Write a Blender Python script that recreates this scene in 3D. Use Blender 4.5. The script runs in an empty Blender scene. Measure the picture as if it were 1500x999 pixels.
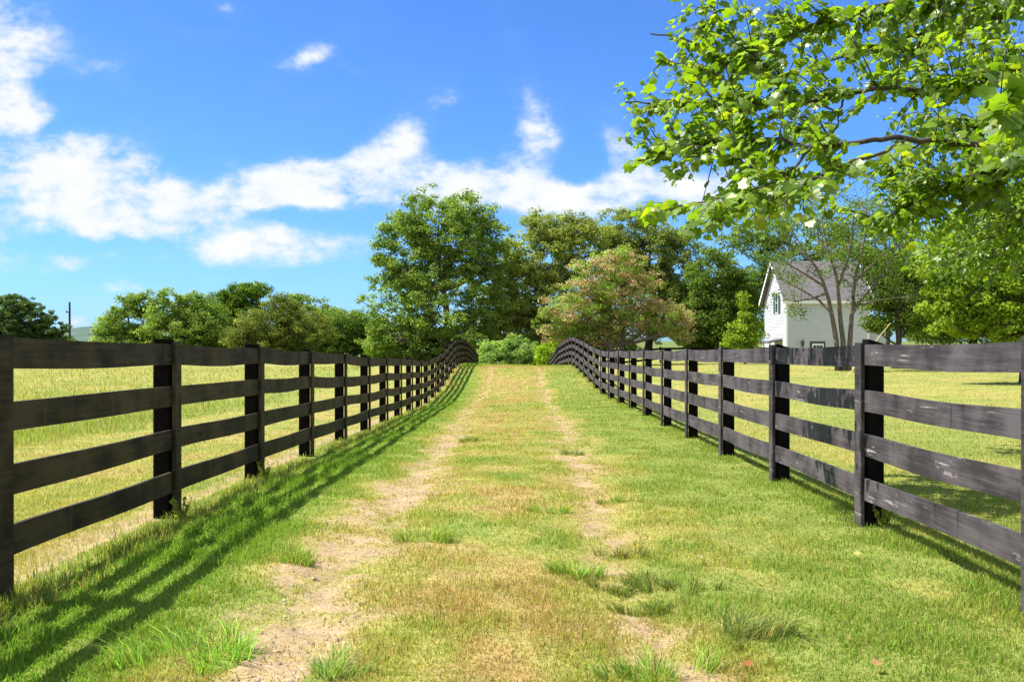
import bpy, math, random
import numpy as np

# ------------------------------------------------------------------ camera
sc = bpy.context.scene
COL = sc.collection
R = math.radians
CAMZ = 1.35
F = 1380.0                       # focal length in photograph pixels (1500 wide)
CX, CY = 751.0, 500.0
cam_d = bpy.data.cameras.new('camera')
cam_d.sensor_width = 36.0
cam_d.lens = 36.0 * F / 1500.0
cam_d.clip_start = 0.1
cam_d.clip_end = 9000
cam = bpy.data.objects.new('camera', cam_d)
COL.objects.link(cam)
cam.location = (0, 0, CAMZ)
cam.rotation_euler = (R(90), 0, 0)
sc.camera = cam

# ------------------------------------------------------------------ light
SUN_EL, SUN_AZ = 57.0, 5.0      # azimuth: degrees from the left (-X) towards the far end (+Y)
to_sun = (-math.cos(R(SUN_EL)) * math.cos(R(SUN_AZ)), math.cos(R(SUN_EL)) * math.sin(R(SUN_AZ)), math.sin(R(SUN_EL)))
sd = bpy.data.lights.new('sun', 'SUN')
sd.energy = 4.3
sd.angle = R(0.53)
sd.color = (1.0, 0.955, 0.86)
sun = bpy.data.objects.new('sun', sd)
COL.objects.link(sun)
sun.rotation_euler = (R(90 - SUN_EL), 0, math.atan2(to_sun[1], to_sun[0]) + R(90))
sun.location = (-20, 0, 30)

sc.view_settings.view_transform = 'Standard'
sc.view_settings.look = 'None'
sc.view_settings.gamma = 1.0
sc.view_settings.use_curve_mapping = False
sc.view_settings.exposure = 1.40
SKY_STRENGTH = 0.15

world = bpy.data.worlds.new('World')
sc.world = world
world.use_nodes = True
wt = world.node_tree
for n in list(wt.nodes):
    wt.nodes.remove(n)
WN = wt.nodes.new
WL = wt.links.new


def wmath(op, a, b=None, c=None, clamp=False):
    n = WN('ShaderNodeMath'); n.operation = op; n.use_clamp = clamp
    for i, v in enumerate((a, b, c)):
        if v is None:
            continue
        if isinstance(v, (int, float)):
            n.inputs[i].default_value = v
        else:
            WL(v, n.inputs[i])
    return n.outputs[0]


def build_world():
    sky = WN('ShaderNodeTexSky')
    sky.sky_type = 'NISHITA'
    sky.sun_disc = False
    sky.sun_elevation = R(SUN_EL)
    sky.sun_rotation = R(-90 + SUN_AZ)
    sky.altitude = 200
    sky.air_density = 1.0
    sky.dust_density = 0.4
    sky.ozone_density = 3.0
    tc = WN('ShaderNodeTexCoord')
    sep = WN('ShaderNodeSeparateXYZ'); WL(tc.outputs['Generated'], sep.inputs[0])
    x, y, z = sep.outputs
    ysafe = wmath('MAXIMUM', y, 0.08)
    u = wmath('DIVIDE', x, ysafe)
    v = wmath('DIVIDE', z, ysafe)
    com = WN('ShaderNodeCombineXYZ'); WL(u, com.inputs[0]); WL(v, com.inputs[1])
    P = com.outputs[0]
    # fractal warp of the cloud outlines
    def noise(scale, detail, rough, off=(0, 0, 0), sc_=(1, 1, 1)):
        mp = WN('ShaderNodeMapping'); mp.inputs['Location'].default_value = off
        mp.inputs['Scale'].default_value = sc_
        WL(P, mp.inputs['Vector'])
        n = WN('ShaderNodeTexNoise'); n.inputs['Scale'].default_value = scale
        n.inputs['Detail'].default_value = detail; n.inputs['Roughness'].default_value = rough
        WL(mp.outputs[0], n.inputs['Vector'])
        return n
    n1 = noise(9, 7, 0.55)
    vs = WN('ShaderNodeVectorMath'); vs.operation = 'SUBTRACT'
    WL(n1.outputs['Color'], vs.inputs[0]); vs.inputs[1].default_value = (0.5, 0.5, 0.5)
    vm = WN('ShaderNodeVectorMath'); vm.operation = 'SCALE'; WL(vs.outputs[0], vm.inputs[0]); vm.inputs['Scale'].default_value = 0.065
    va = WN('ShaderNodeVectorMath'); va.operation = 'ADD'; WL(P, va.inputs[0]); WL(vm.outputs[0], va.inputs[1])
    PW = va.outputs[0]
    # cloud banks: centre (x, y), half sizes, tilt, weight, in units of 1/1380 of the tangent plane
    banks = [
        (20, 60, 62, 75, 0, 1.0), (30, 165, 70, 40, 0, .75), (10, 215, 50, 55, 0, .9), (-60, 120, 90, 140, 0, .9),
        (165, 255, 110, 78, -20, 1.35), (90, 285, 80, 40, 10, .8), (60, 250, 80, 45, 0, 1.0), (230, 290, 85, 50, 25, 1.2), (110, 300, 70, 35, 10, .7),
        (275, 320, 70, 24, 3, 1.0), (150, 98, 62, 24, 25, .62), (455, 75, 62, 22, 22, 1.15), (515, 97, 28, 11, -25, .7),
        (425, 362, 125, 30, 2, 1.3), (340, 362, 60, 14, 0, .5), (100, 383, 50, 20, 5, 1.05), (140, 342, 35, 10, 0, .4),
        (430, 272, 120, 44, 14, 1.25), (520, 255, 70, 48, 28, 1.1), (598, 185, 44, 36, 42, 1.1), (350, 290, 70, 34, 0, .8),
        (560, 290, 100, 32, 5, .8), (690, 255, 95, 46, 10, 1.2), (782, 190, 34, 60, 12, 1.2), (800, 290, 120, 34, 0, 1.1),
        (640, 275, 80, 34, 0, .9), (900, 280, 110, 34, 10, 1.0), (905, 215, 32, 44, -10, .9), (1000, 270, 90, 40, 0, .95),
        (1110, 265, 70, 34, 0, .8), (658, 152, 24, 18, 0, .75), (1190, 330, 90, 30, 0, .55), (330, 14, 26, 16, 0, .7),
        (120, 470, 60, 22, 0, .9), (190, 430, 60, 12, 0, .85), (0, 360, 45, 40, 0, .75), (330, 430, 60, 12, 0, .3),
        (1310, 150, 60, 26, 10, .35), (1430, 60, 90, 60, 0, .4), (560, 330, 60, 16, 10, .45),
        (80, 60, 60, 50, 0, .3), (1850, 150, 250, 60, 10, .9), (-500, 250, 260, 80, -10, .9), (1500, -500, 500, 120, 10, .6),
        (0, -500, 400, 120, 10, .8),
        # clear gaps between the banks
        (95, 128, 50, 16, -10, -.8), (70, 195, 40, 16, 20, -.6), (130, 175, 60, 28, 10, -.7), (275, 235, 50, 30, -30, -.9), (330, 265, 26, 18, 0, -.5), (180, 350, 80, 12, 0, -.6),
        (665, 205, 34, 34, 20, -.9), (725, 200, 22, 34, 0, -.8), (850, 235, 34, 34, 10, -1.1), (300, 285, 22, 30, 20, -.45), (610, 262, 20, 34, -20, -.45), (470, 325, 130, 11, 0, -1.0), (590, 335, 80, 12, 0, -.8), (690, 180, 40, 40, 0, -.5),
        (495, 210, 60, 26, 30, -.8), (960, 235, 26, 24, 0, -.6), (380, 225, 50, 18, 10, -.5),
    ]
    acc = None
    for (px, py, rx, ry, rot, w) in banks:
        mp = WN('ShaderNodeMapping'); mp.vector_type = 'TEXTURE'
        mp.inputs['Location'].default_value = ((px - CX) / F, (CY - py) / F, 0)
        mp.inputs['Rotation'].default_value = (0, 0, R(rot))
        mp.inputs['Scale'].default_value = (rx * 1.10 / F, ry * 1.08 / F, 1)
        WL(PW, mp.inputs['Vector'])
        ln = WN('ShaderNodeVectorMath'); ln.operation = 'DOT_PRODUCT'
        WL(mp.outputs[0], ln.inputs[0]); WL(mp.outputs[0], ln.inputs[1])
        # soft bump w*exp(-r^2)
        e = wmath('MULTIPLY', ln.outputs['Value'], -1.3)
        e = wmath('EXPONENT', e)
        e = wmath('MULTIPLY', e, w)
        acc = e if acc is None else wmath('ADD', acc, e)
    front = wmath('GREATER_THAN', y, 0.12)
    acc = wmath('MULTIPLY', acc, front)
    # unseen cloud cover over the rest of the dome, thickened to add fill light
    zs = wmath('ADD', wmath('MAXIMUM', z, 0.0), 0.12)
    com2 = WN('ShaderNodeCombineXYZ'); WL(wmath('DIVIDE', x, zs), com2.inputs[0]); WL(wmath('DIVIDE', y, zs), com2.inputs[1])
    n4 = WN('ShaderNodeTexNoise'); n4.inputs['Scale'].default_value = 0.9; n4.inputs['Detail'].default_value = 8
    WL(com2.outputs[0], n4.inputs['Vector'])
    back = wmath('MULTIPLY', wmath('SUBTRACT', n4.outputs['Fac'], 0.34), 5.0, clamp=True)
    back = wmath('MULTIPLY', back, wmath('SUBTRACT', 1.0, front))
    n2 = noise(15, 10, 0.62, (3.37, 1.2, 0), (.85, 1.5, 1))
    n3 = noise(42, 7, 0.62, (7, 5, 0), (1, 1.3, 1))
    t = wmath('ADD', wmath('MULTIPLY', wmath('SUBTRACT', n2.outputs['Fac'], 0.5), 3.7), wmath('MULTIPLY', wmath('SUBTRACT', n3.outputs['Fac'], 0.5), 1.2))
    acc = wmath('MINIMUM', acc, 1.35)
    dens = wmath('ADD', acc, wmath('MULTIPLY', t, wmath('ADD', wmath('MULTIPLY', acc, 0.75, clamp=True), 0.22)))
    mr = WN('ShaderNodeMapRange'); mr.interpolation_type = 'SMOOTHSTEP'
    mr.inputs['From Min'].default_value = 0.22; mr.inputs['From Max'].default_value = 1.62
    WL(dens, mr.inputs['Value'])
    veil = wmath('MULTIPLY', wmath('MULTIPLY', dens, 0.09, clamp=True), 1.0)
    cl = wmath('MAXIMUM', wmath('MAXIMUM', mr.outputs[0], veil), back, clamp=True)
    cl = wmath('MULTIPLY', cl, wmath('GREATER_THAN', z, -0.002))
    # shade inside the cloud body
    shade = WN('ShaderNodeMapRange'); shade.inputs['From Min'].default_value = 0.36; shade.inputs['From Max'].default_value = 0.60
    shade.inputs['To Min'].default_value = 0.35; shade.inputs['To Max'].default_value = 1.0
    WL(n2.outputs['Fac'], shade.inputs['Value'])
    ccol = WN('ShaderNodeMix'); ccol.data_type = 'RGBA'
    WL(shade.outputs[0], ccol.inputs['Factor'])
    ccol.inputs['A'].default_value = (1.75, 2.1, 2.6, 1); ccol.inputs['B'].default_value = (2.5, 2.56, 2.62, 1)
    # the blue of the air
    gain = WN('ShaderNodeMix'); gain.data_type = 'RGBA'; gain.blend_type = 'MULTIPLY'
    gain.inputs['Factor'].default_value = 1.0
    WL(sky.outputs[0], gain.inputs['A']); gain.inputs['B'].default_value = SKY_TINT
    mix = WN('ShaderNodeMix'); mix.data_type = 'RGBA'
    WL(cl, mix.inputs['Factor']); WL(gain.outputs['Result'], mix.inputs['A']); WL(ccol.outputs['Result'], mix.inputs['B'])
    bg = WN('ShaderNodeBackground'); bg.inputs['Strength'].default_value = SKY_STRENGTH
    WL(mix.outputs['Result'], bg.inputs['Color'])
    out = WN('ShaderNodeOutputWorld'); WL(bg.outputs[0], out.inputs['Surface'])


SKY_TINT = (0.185, 0.325, 0.54, 1)
build_world()

sc.cycles.max_bounces = 9
sc.cycles.diffuse_bounces = 6
sc.cycles.glossy_bounces = 2
sc.cycles.transmission_bounces = 6
sc.cycles.transparent_max_bounces = 4
sc.cycles.caustics_reflective = False
sc.cycles.caustics_refractive = False
sc.cycles.use_denoising = True

rng = np.random.default_rng(7)
random.seed(7)


# ------------------------------------------------------------------ helpers
def at(px, py, d):
    """point seen at photograph pixel px, py at depth d"""
    return np.array([(px - CX) * d / F, d, CAMZ + (CY - py) * d / F])


def tag(o, label=None, cat=None, group=None, kind=None):
    if label: o['label'] = label
    if cat: o['category'] = cat
    if group: o['group'] = group
    if kind: o['kind'] = kind
    return o


def empty(name, loc, label, cat, group=None):
    o = bpy.data.objects.new(name, None)
    COL.objects.link(o)
    o.location = loc
    o.empty_display_size = 0.2
    return tag(o, label, cat, group)


def build(name, verts, faces, mat, parent=None, col=None, smooth=False, origin=None):
    """faces: list of (n,k) int arrays; world coordinates; origin subtracted when parented to an empty"""
    v = np.asarray(verts, dtype=np.float64).reshape(-1, 3)
    if origin is None and parent is not None:
        o_ = parent
        off = np.zeros(3)
        while o_ is not None:
            off += np.array(o_.location); o_ = o_.parent
        v = v - off
    me = bpy.data.meshes.new(name)
    me.vertices.add(len(v))
    me.vertices.foreach_set('co', v.astype(np.float32).ravel())
    if isinstance(faces, np.ndarray):
        faces = [faces]
    faces = [np.asarray(f, dtype=np.int32) for f in faces if len(f)]
    tot = sum(f.size for f in faces)
    nf = sum(len(f) for f in faces)
    me.loops.add(tot)
    me.polygons.add(nf)
    me.loops.foreach_set('vertex_index', np.concatenate([f.ravel() for f in faces]))
    sizes = np.concatenate([np.full(len(f), f.shape[1]) for f in faces])
    starts = np.concatenate([[0], np.cumsum(sizes)[:-1]]).astype(np.int32)
    me.polygons.foreach_set('loop_start', starts)
    me.polygons.foreach_set('use_smooth', np.full(nf, bool(smooth)))
    me.update(calc_edges=True)
    if col is not None:
        a = me.color_attributes.new('Col', 'FLOAT_COLOR', 'POINT')
        c = np.ones((len(v), 4), dtype=np.float32)
        c[:, :3] = col
        a.data.foreach_set('color', c.ravel())
    me.materials.append(mat)
    o = bpy.data.objects.new(name, me)
    COL.objects.link(o)
    if parent is not None:
        o.parent = parent
    return o


class MB:
    def __init__(s):
        s.v = []; s.f = {}; s.n = 0

    def add(s, v, f):
        v = np.asarray(v, float).reshape(-1, 3)
        f = np.asarray(f, int)
        s.f.setdefault(f.shape[1], []).append(f + s.n)
        s.v.append(v); s.n += len(v)

    def box(s, a, b):
        x0, y0, z0 = a; x1, y1, z1 = b
        v = [(x0, y0, z0), (x1, y0, z0), (x1, y1, z0), (x0, y1, z0), (x0, y0, z1), (x1, y0, z1), (x1, y1, z1), (x0, y1, z1)]
        s.add(v, [(0, 3, 2, 1), (4, 5, 6, 7), (0, 1, 5, 4), (1, 2, 6, 5), (2, 3, 7, 6), (3, 0, 4, 7)])

    def tube(s, pts, rad, k=8, cap=True):
        pts = np.asarray(pts, float); rad = np.broadcast_to(rad, (len(pts),))
        t = np.gradient(pts, axis=0); t /= np.linalg.norm(t, axis=1)[:, None] + 1e-9
        ref = np.array([0.31, 0.17, 0.93]) if abs(t[0][2]) < 0.8 else np.array([0.93, 0.3, 0.1])
        a = np.cross(t, ref); a /= np.linalg.norm(a, axis=1)[:, None] + 1e-9
        b = np.cross(t, a)
        th = np.linspace(0, 2 * math.pi, k, endpoint=False)
        ring = pts[:, None] + rad[:, None, None] * (np.cos(th)[None, :, None] * a[:, None] + np.sin(th)[None, :, None] * b[:, None])
        v = ring.reshape(-1, 3)
        n = len(pts)
        i = np.arange(n - 1)[:, None] * k; j = np.arange(k)[None]
        j2 = (j + 1) % k
        f = np.stack([i + j, i + j2, i + k + j2, i + k + j], -1).reshape(-1, 4)
        s.add(v, f)
        if cap:
            base = s.n - len(v)
            s.f.setdefault(k, []).append(np.array([list(range(k))[::-1]]) + base)
            s.f.setdefault(k, []).append(np.array([list(range(k))]) + base + (n - 1) * k)

    def build(s, name, mat, parent=None, smooth=False, col=None):
        return build(name, np.concatenate(s.v), [np.concatenate(q) for q in s.f.values()], mat, parent, smooth=smooth, col=col)


def hash2(ix, iy, seed):
    h = (ix.astype(np.int64) * 374761393 + iy.astype(np.int64) * 668265263 + seed * 1442695041) & 0xffffffff
    h = ((h ^ (h >> 13)) * 1274126177) & 0xffffffff
    h = h ^ (h >> 16)
    return (h & 0xffff) / 65535.0


def vnoise(x, y, seed=0):
    ix = np.floor(x); iy = np.floor(y)
    fx = x - ix; fy = y - iy
    fx = fx * fx * (3 - 2 * fx); fy = fy * fy * (3 - 2 * fy)
    a = hash2(ix, iy, seed); b = hash2(ix + 1, iy, seed); c = hash2(ix, iy + 1, seed); d = hash2(ix + 1, iy + 1, seed)
    return (a * (1 - fx) + b * fx) * (1 - fy) + (c * (1 - fx) + d * fx) * fy


def fbm(x, y, seed=0, oct=4):
    s = 0; amp = 0.5; tot = 0
    for o in range(oct):
        s = s + amp * vnoise(x * 2 ** o + 17.3 * o, y * 2 ** o - 9.1 * o, seed + o)
        tot += amp; amp *= 0.55
    return s / tot


def sstep(a, b, x):
    t = np.clip((x - a) / (b - a), 0, 1)
    return t * t * (3 - 2 * t)


# ------------------------------------------------------------------ materials
def new_mat(name):
    m = bpy.data.materials.new(name); m.use_nodes = True
    nt = m.node_tree
    bs = nt.nodes['Principled BSDF']
    return m, nt, bs


def simple(name, col, rough=0.6, noise=0.0, scale=8.0, bump=0.0, metallic=0.0, stretch=(1, 1, 1)):
    m, nt, bs = new_mat(name)
    bs.inputs['Roughness'].default_value = rough
    bs.inputs['Metallic'].default_value = metallic
    tc = nt.nodes.new('ShaderNodeTexCoord')
    mp = nt.nodes.new('ShaderNodeMapping'); mp.inputs['Scale'].default_value = stretch
    nt.links.new(tc.outputs['Object'], mp.inputs['Vector'])
    n = nt.nodes.new('ShaderNodeTexNoise'); n.inputs['Scale'].default_value = scale; n.inputs['Detail'].default_value = 6
    nt.links.new(mp.outputs[0], n.inputs['Vector'])
    cr = nt.nodes.new('ShaderNodeValToRGB')
    cr.color_ramp.elements[0].position = 0.3; cr.color_ramp.elements[1].position = 0.7
    cr.color_ramp.elements[0].color = tuple(c * (1 - noise) for c in col) + (1,)
    cr.color_ramp.elements[1].color = tuple(min(1, c * (1 + noise)) for c in col) + (1,)
    nt.links.new(n.outputs['Fac'], cr.inputs[0]); nt.links.new(cr.outputs[0], bs.inputs['Base Color'])
    if bump:
        b = nt.nodes.new('ShaderNodeBump'); b.inputs['Strength'].default_value = bump; b.inputs['Distance'].default_value = 0.02
        nt.links.new(n.outputs['Fac'], b.inputs['Height']); nt.links.new(b.outputs[0], bs.inputs['Normal'])
    return m


def leaf_mat(name, trans=0.35, gloss=0.0, tint=(1.15, 1.25, 0.55)):
    m = bpy.data.materials.new(name); m.use_nodes = True
    nt = m.node_tree
    for n in list(nt.nodes): nt.nodes.remove(n)
    at_ = nt.nodes.new('ShaderNodeAttribute'); at_.attribute_name = 'Col'
    df = nt.nodes.new('ShaderNodeBsdfDiffuse'); nt.links.new(at_.outputs['Color'], df.inputs['Color'])
    mu = nt.nodes.new('ShaderNodeMix'); mu.data_type = 'RGBA'; mu.blend_type = 'MULTIPLY'; mu.inputs['Factor'].default_value = 1
    nt.links.new(at_.outputs['Color'], mu.inputs['A']); mu.inputs['B'].default_value = tuple(t * 1.5 for t in tint) + (1,)
    tr = nt.nodes.new('ShaderNodeBsdfTranslucent'); nt.links.new(mu.outputs['Result'], tr.inputs['Color'])
    mx = nt.nodes.new('ShaderNodeMixShader'); mx.inputs[0].default_value = trans
    nt.links.new(df.outputs[0], mx.inputs[1]); nt.links.new(tr.outputs[0], mx.inputs[2])
    last = mx
    if gloss:
        gl = nt.nodes.new('ShaderNodeBsdfGlossy'); gl.inputs['Roughness'].default_value = 0.38
        gl.inputs['Color'].default_value = (1, 1, 1, 1)
        m2 = nt.nodes.new('ShaderNodeMixShader'); m2.inputs[0].default_value = gloss
        nt.links.new(mx.outputs[0], m2.inputs[1]); nt.links.new(gl.outputs[0], m2.inputs[2])
        last = m2
    o = nt.nodes.new('ShaderNodeOutputMaterial'); nt.links.new(last.outputs[0], o.inputs['Surface'])
    return m


def fence_mat(name, dark, light, peel, peel_amt, stain):
    m, nt, bs = new_mat(name)
    N = nt.nodes.new; L = nt.links.new
    tc = N('ShaderNodeTexCoord'); oi = N('ShaderNodeObjectInfo')
    # every board gets its own piece of grain
    ad = N('ShaderNodeVectorMath'); ad.operation = 'MULTIPLY_ADD'
    cmb = N('ShaderNodeCombineXYZ')
    for i in range(3): L(oi.outputs['Random'], cmb.inputs[i])
    L(cmb.outputs[0], ad.inputs[0]); ad.inputs[1].default_value = (31, 57, 13); L(tc.outputs['Object'], ad.inputs[2])
    mp = N('ShaderNodeMapping'); mp.inputs['Scale'].default_value = (12, 0.8, 21); L(ad.outputs[0], mp.inputs['Vector'])
    g = N('ShaderNodeTexNoise'); g.inputs['Scale'].default_value = 2.2; g.inputs['Detail'].default_value = 8; g.inputs['Roughness'].default_value = 0.65
    L(mp.outputs[0], g.inputs['Vector'])
    big = N('ShaderNodeTexNoise'); big.inputs['Scale'].default_value = 3.0; big.inputs['Detail'].default_value = 4
    L(ad.outputs[0], big.inputs['Vector'])
    cr = N('ShaderNodeValToRGB'); e = cr.color_ramp.elements
    e[0].position = 0.42; e[0].color = dark + (1,); e[1].position = 0.60; e[1].color = light + (1,)
    mixf = N('ShaderNodeMath'); mixf.operation = 'MULTIPLY_ADD'; L(big.outputs['Fac'], mixf.inputs[0]); mixf.inputs[1].default_value = 0.6
    hf = N('ShaderNodeMath'); hf.operation = 'MULTIPLY'; L(g.outputs['Fac'], hf.inputs[0]); hf.inputs[1].default_value = 0.42
    L(hf.outputs[0], mixf.inputs[2]); L(mixf.outputs[0], cr.inputs[0])
    # vertical run marks
    mp2 = N('ShaderNodeMapping'); mp2.inputs['Scale'].default_value = (3, 5.5, 0.9); L(ad.outputs[0], mp2.inputs['Vector'])
    rn = N('ShaderNodeTexNoise'); rn.inputs['Scale'].default_value = 1.5; rn.inputs['Detail'].default_value = 5; L(mp2.outputs[0], rn.inputs['Vector'])
    rr = N('ShaderNodeValToRGB'); rr.color_ramp.elements[0].position = 0.64; rr.color_ramp.elements[1].position = 0.72
    L(rn.outputs['Fac'], rr.inputs[0])
    ms = N('ShaderNodeMix'); ms.data_type = 'RGBA'; L(rr.outputs[0], ms.inputs['Factor']); L(cr.outputs[0], ms.inputs['A']); ms.inputs['B'].default_value = stain + (1,)
    # peeled paint that follows the rings of the wood
    mp3 = N('ShaderNodeMapping'); mp3.inputs['Scale'].default_value = (6, 0.75, 17); mp3.inputs['Rotation'].default_value = (0.05, 0, 0); L(ad.outputs[0], mp3.inputs['Vector'])
    wv = N('ShaderNodeTexNoise'); wv.inputs['Scale'].default_value = 2.6; wv.inputs['Detail'].default_value = 5; wv.inputs['Roughness'].default_value = 0.6
    wv.inputs['Distortion'].default_value = 0.5; L(mp3.outputs[0], wv.inputs['Vector'])
    wr = N('ShaderNodeValToRGB'); wr.color_ramp.elements[0].position = 0.575; wr.color_ramp.elements[1].position = 0.60; L(wv.outputs['Fac'], wr.inputs[0])
    pt = N('ShaderNodeTexNoise'); pt.inputs['Scale'].default_value = 2.6; pt.inputs['Detail'].default_value = 6; pt.inputs['Roughness'].default_value = 0.7
    mp4 = N('ShaderNodeMapping'); mp4.inputs['Scale'].default_value = (2, 0.7, 2.4); mp4.inputs['Location'].default_value = (5, 9, 2); L(ad.outputs[0], mp4.inputs['Vector'])
    L(mp4.outputs[0], pt.inputs['Vector'])
    pr = N('ShaderNodeValToRGB'); pr.color_ramp.elements[0].position = 0.60 - peel_amt; pr.color_ramp.elements[1].position = 0.66 - peel_amt; L(pt.outputs['Fac'], pr.inputs[0])
    pm = N('ShaderNodeMath'); pm.operation = 'MULTIPLY'; L(wr.outputs[0], pm.inputs[0]); L(pr.outputs[0], pm.inputs[1])
    # knots and nicks
    vo = N('ShaderNodeTexVoronoi'); vo.inputs['Scale'].default_value = 3.1
    mp5 = N('ShaderNodeMapping'); mp5.inputs['Scale'].default_value = (1, 0.8, 1.8); L(ad.outputs[0], mp5.inputs['Vector']); L(mp5.outputs[0], vo.inputs['Vector'])
    vr = N('ShaderNodeValToRGB'); vr.color_ramp.elements[0].position = 0.045; vr.color_ramp.elements[0].color = (1, 1, 1, 1)
    vr.color_ramp.elements[1].position = 0.085; vr.color_ramp.elements[1].color = (0, 0, 0, 1); L(vo.outputs['Distance'], vr.inputs[0])
    kn = N('ShaderNodeMath'); kn.operation = 'MULTIPLY'; L(vr.outputs[0], kn.inputs[0])
    gt = N('ShaderNodeMath'); gt.operation = 'GREATER_THAN'; L(pt.outputs['Fac'], gt.inputs[0]); gt.inputs[1].default_value = 0.52
    L(gt.outputs[0], kn.inputs[1])
    mxm = N('ShaderNodeMath'); mxm.operation = 'MAXIMUM'; L(pm.outputs[0], mxm.inputs[0]); L(kn.outputs[0], mxm.inputs[1])
    sc_ = N('ShaderNodeMath'); sc_.operation = 'MULTIPLY'; L(mxm.outputs[0], sc_.inputs[0]); sc_.inputs[1].default_value = min(.85, peel_amt * 24)
    mf = N('ShaderNodeMix'); mf.data_type = 'RGBA'; L(sc_.outputs[0], mf.inputs['Factor']); L(ms.outputs['Result'], mf.inputs['A']); mf.inputs['B'].default_value = peel + (1,)
    L(mf.outputs['Result'], bs.inputs['Base Color'])
    bs.inputs['Roughness'].default_value = 0.62
    bs.inputs['Specular IOR Level'].default_value = 0.2
    bp = N('ShaderNodeBump'); bp.inputs['Strength'].default_value = 0.5; bp.inputs['Distance'].default_value = 0.006
    L(g.outputs['Fac'], bp.inputs['Height']); L(bp.outputs[0], bs.inputs['Normal'])
    return m


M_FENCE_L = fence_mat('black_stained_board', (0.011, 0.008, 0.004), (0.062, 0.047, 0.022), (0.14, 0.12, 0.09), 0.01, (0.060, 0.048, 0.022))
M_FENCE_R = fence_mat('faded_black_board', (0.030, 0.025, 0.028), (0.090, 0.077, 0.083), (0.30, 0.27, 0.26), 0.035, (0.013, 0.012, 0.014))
M_POST = simple('black_post', (0.006, 0.005, 0.0045), 0.9, 0.35, 12, 0.3)
M_POST.node_tree.nodes['Principled BSDF'].inputs['Specular IOR Level'].default_value = 0.08
M_LEAF = leaf_mat('tree_leaf', 0.5)
M_LEAF_NEAR = leaf_mat('broad_leaf', 0.52, 0.025, (1.25, 1.3, 0.35))
M_GRASS = leaf_mat('grass_blade', 0.36, 0.0, (1.1, 1.2, 0.5))
M_BARK = simple('grey_bark', (0.13, 0.105, 0.085), 0.9, 0.45, 5, 0.6, stretch=(3, 3, 0.7))
M_BARK_D = simple('dark_bark', (0.055, 0.043, 0.034), 0.9, 0.4, 5, 0.6, stretch=(3, 3, 0.7))


def ground_mat():
    m, nt, bs = new_mat('meadow_ground')
    N = nt.nodes.new; L = nt.links.new
    a = N('ShaderNodeAttribute'); a.attribute_name = 'Col'
    tc = N('ShaderNodeTexCoord')
    n = N('ShaderNodeTexNoise'); n.inputs['Scale'].default_value = 26; n.inputs['Detail'].default_value = 8; n.inputs['Roughness'].default_value = 0.7
    L(tc.outputs['Object'], n.inputs['Vector'])
    n2 = N('ShaderNodeTexNoise'); n2.inputs['Scale'].default_value = 2.3; n2.inputs['Detail'].default_value = 6
    L(tc.outputs['Object'], n2.inputs['Vector'])
    mr = N('ShaderNodeMapRange'); mr.inputs['From Min'].default_value = 0.3; mr.inputs['From Max'].default_value = 0.7
    mr.inputs['To Min'].default_value = 0.62; mr.inputs['To Max'].default_value = 1.3; L(n.outputs['Fac'], mr.inputs['Value'])
    mr2 = N('ShaderNodeMapRange'); mr2.inputs['From Min'].default_value = 0.3; mr2.inputs['From Max'].default_value = 0.7
    mr2.inputs['To Min'].default_value = 0.86; mr2.inputs['To Max'].default_value = 1.12; L(n2.outputs['Fac'], mr2.inputs['Value'])
    mm = N('ShaderNodeMath'); mm.operation = 'MULTIPLY'; L(mr.outputs[0], mm.inputs[0]); L(mr2.outputs[0], mm.inputs[1])
    vm = N('ShaderNodeVectorMath'); vm.operation = 'SCALE'; L(a.outputs['Color'], vm.inputs[0]); L(mm.outputs[0], vm.inputs['Scale'])
    L(vm.outputs[0], bs.inputs['Base Color'])
    bs.inputs['Roughness'].default_value = 0.95
    bs.inputs['Specular IOR Level'].default_value = 0.1
    bp = N('ShaderNodeBump'); bp.inputs['Strength'].default_value = 0.6; bp.inputs['Distance'].default_value = 0.02
    L(n.outputs['Fac'], bp.inputs['Height']); L(bp.outputs[0], bs.inputs['Normal'])
    return m


M_GROUND = ground_mat()

# ------------------------------------------------------------------ terrain
LY = [0, 4.83, 7.3, 9.8, 12.3, 14.8, 17.3, 19.7, 22.2, 24.7, 27.2, 29.7, 32.2, 34.7, 37.2, 39.7, 42.1, 44.6, 47.1, 50, 53.7, 58.6, 64.3, 69.7, 75, 90, 130, 300, 3000]
LZ = [-1.33, -1.335, -1.37, -1.43, -1.50, -1.573, -1.65, -1.70, -1.775, -1.84, -1.92, -1.965, -1.945, -1.89, -1.78, -1.62, -1.45, -1.30, -1.25, -1.25, -1.29, -1.47, -1.78, -2.13, -2.5, -3.2, -3.4, -3.4, -3.4]
RY = [0, 4.62, 7.09, 9.56, 12.0, 14.5, 17.0, 19.4, 21.9, 24.4, 26.9, 29.3, 31.8, 34.3, 36.7, 39.2, 41.7, 44.1, 46.6, 49.1, 51.5, 54, 56.5, 60, 64, 72, 90, 130, 300, 3000]
RZ = [-1.34, -1.36, -1.385, -1.42, -1.46, -1.49, -1.525, -1.55, -1.58, -1.615, -1.64, -1.65, -1.60, -1.50, -1.41, -1.31, -1.225, -1.17, -1.21, -1.30, -1.395, -1.50, -1.60, -1.82, -2.15, -2.7, -3.2, -3.4, -3.4, -3.4]
FLY = [0, 10, 20, 30, 45, 60, 90, 130, 400, 3000]
FLZ = [-1.40, -1.45, -1.58, -1.66, -1.62, -1.7, -1.9, -2.2, -2.2, -2.2]
FRY = [0, 10, 25, 60, 75, 100, 400, 3000]
FRZ = [-1.42, -1.45, -1.50, -1.42, -1.45, -1.7, -2.2, -2.2]


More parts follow.
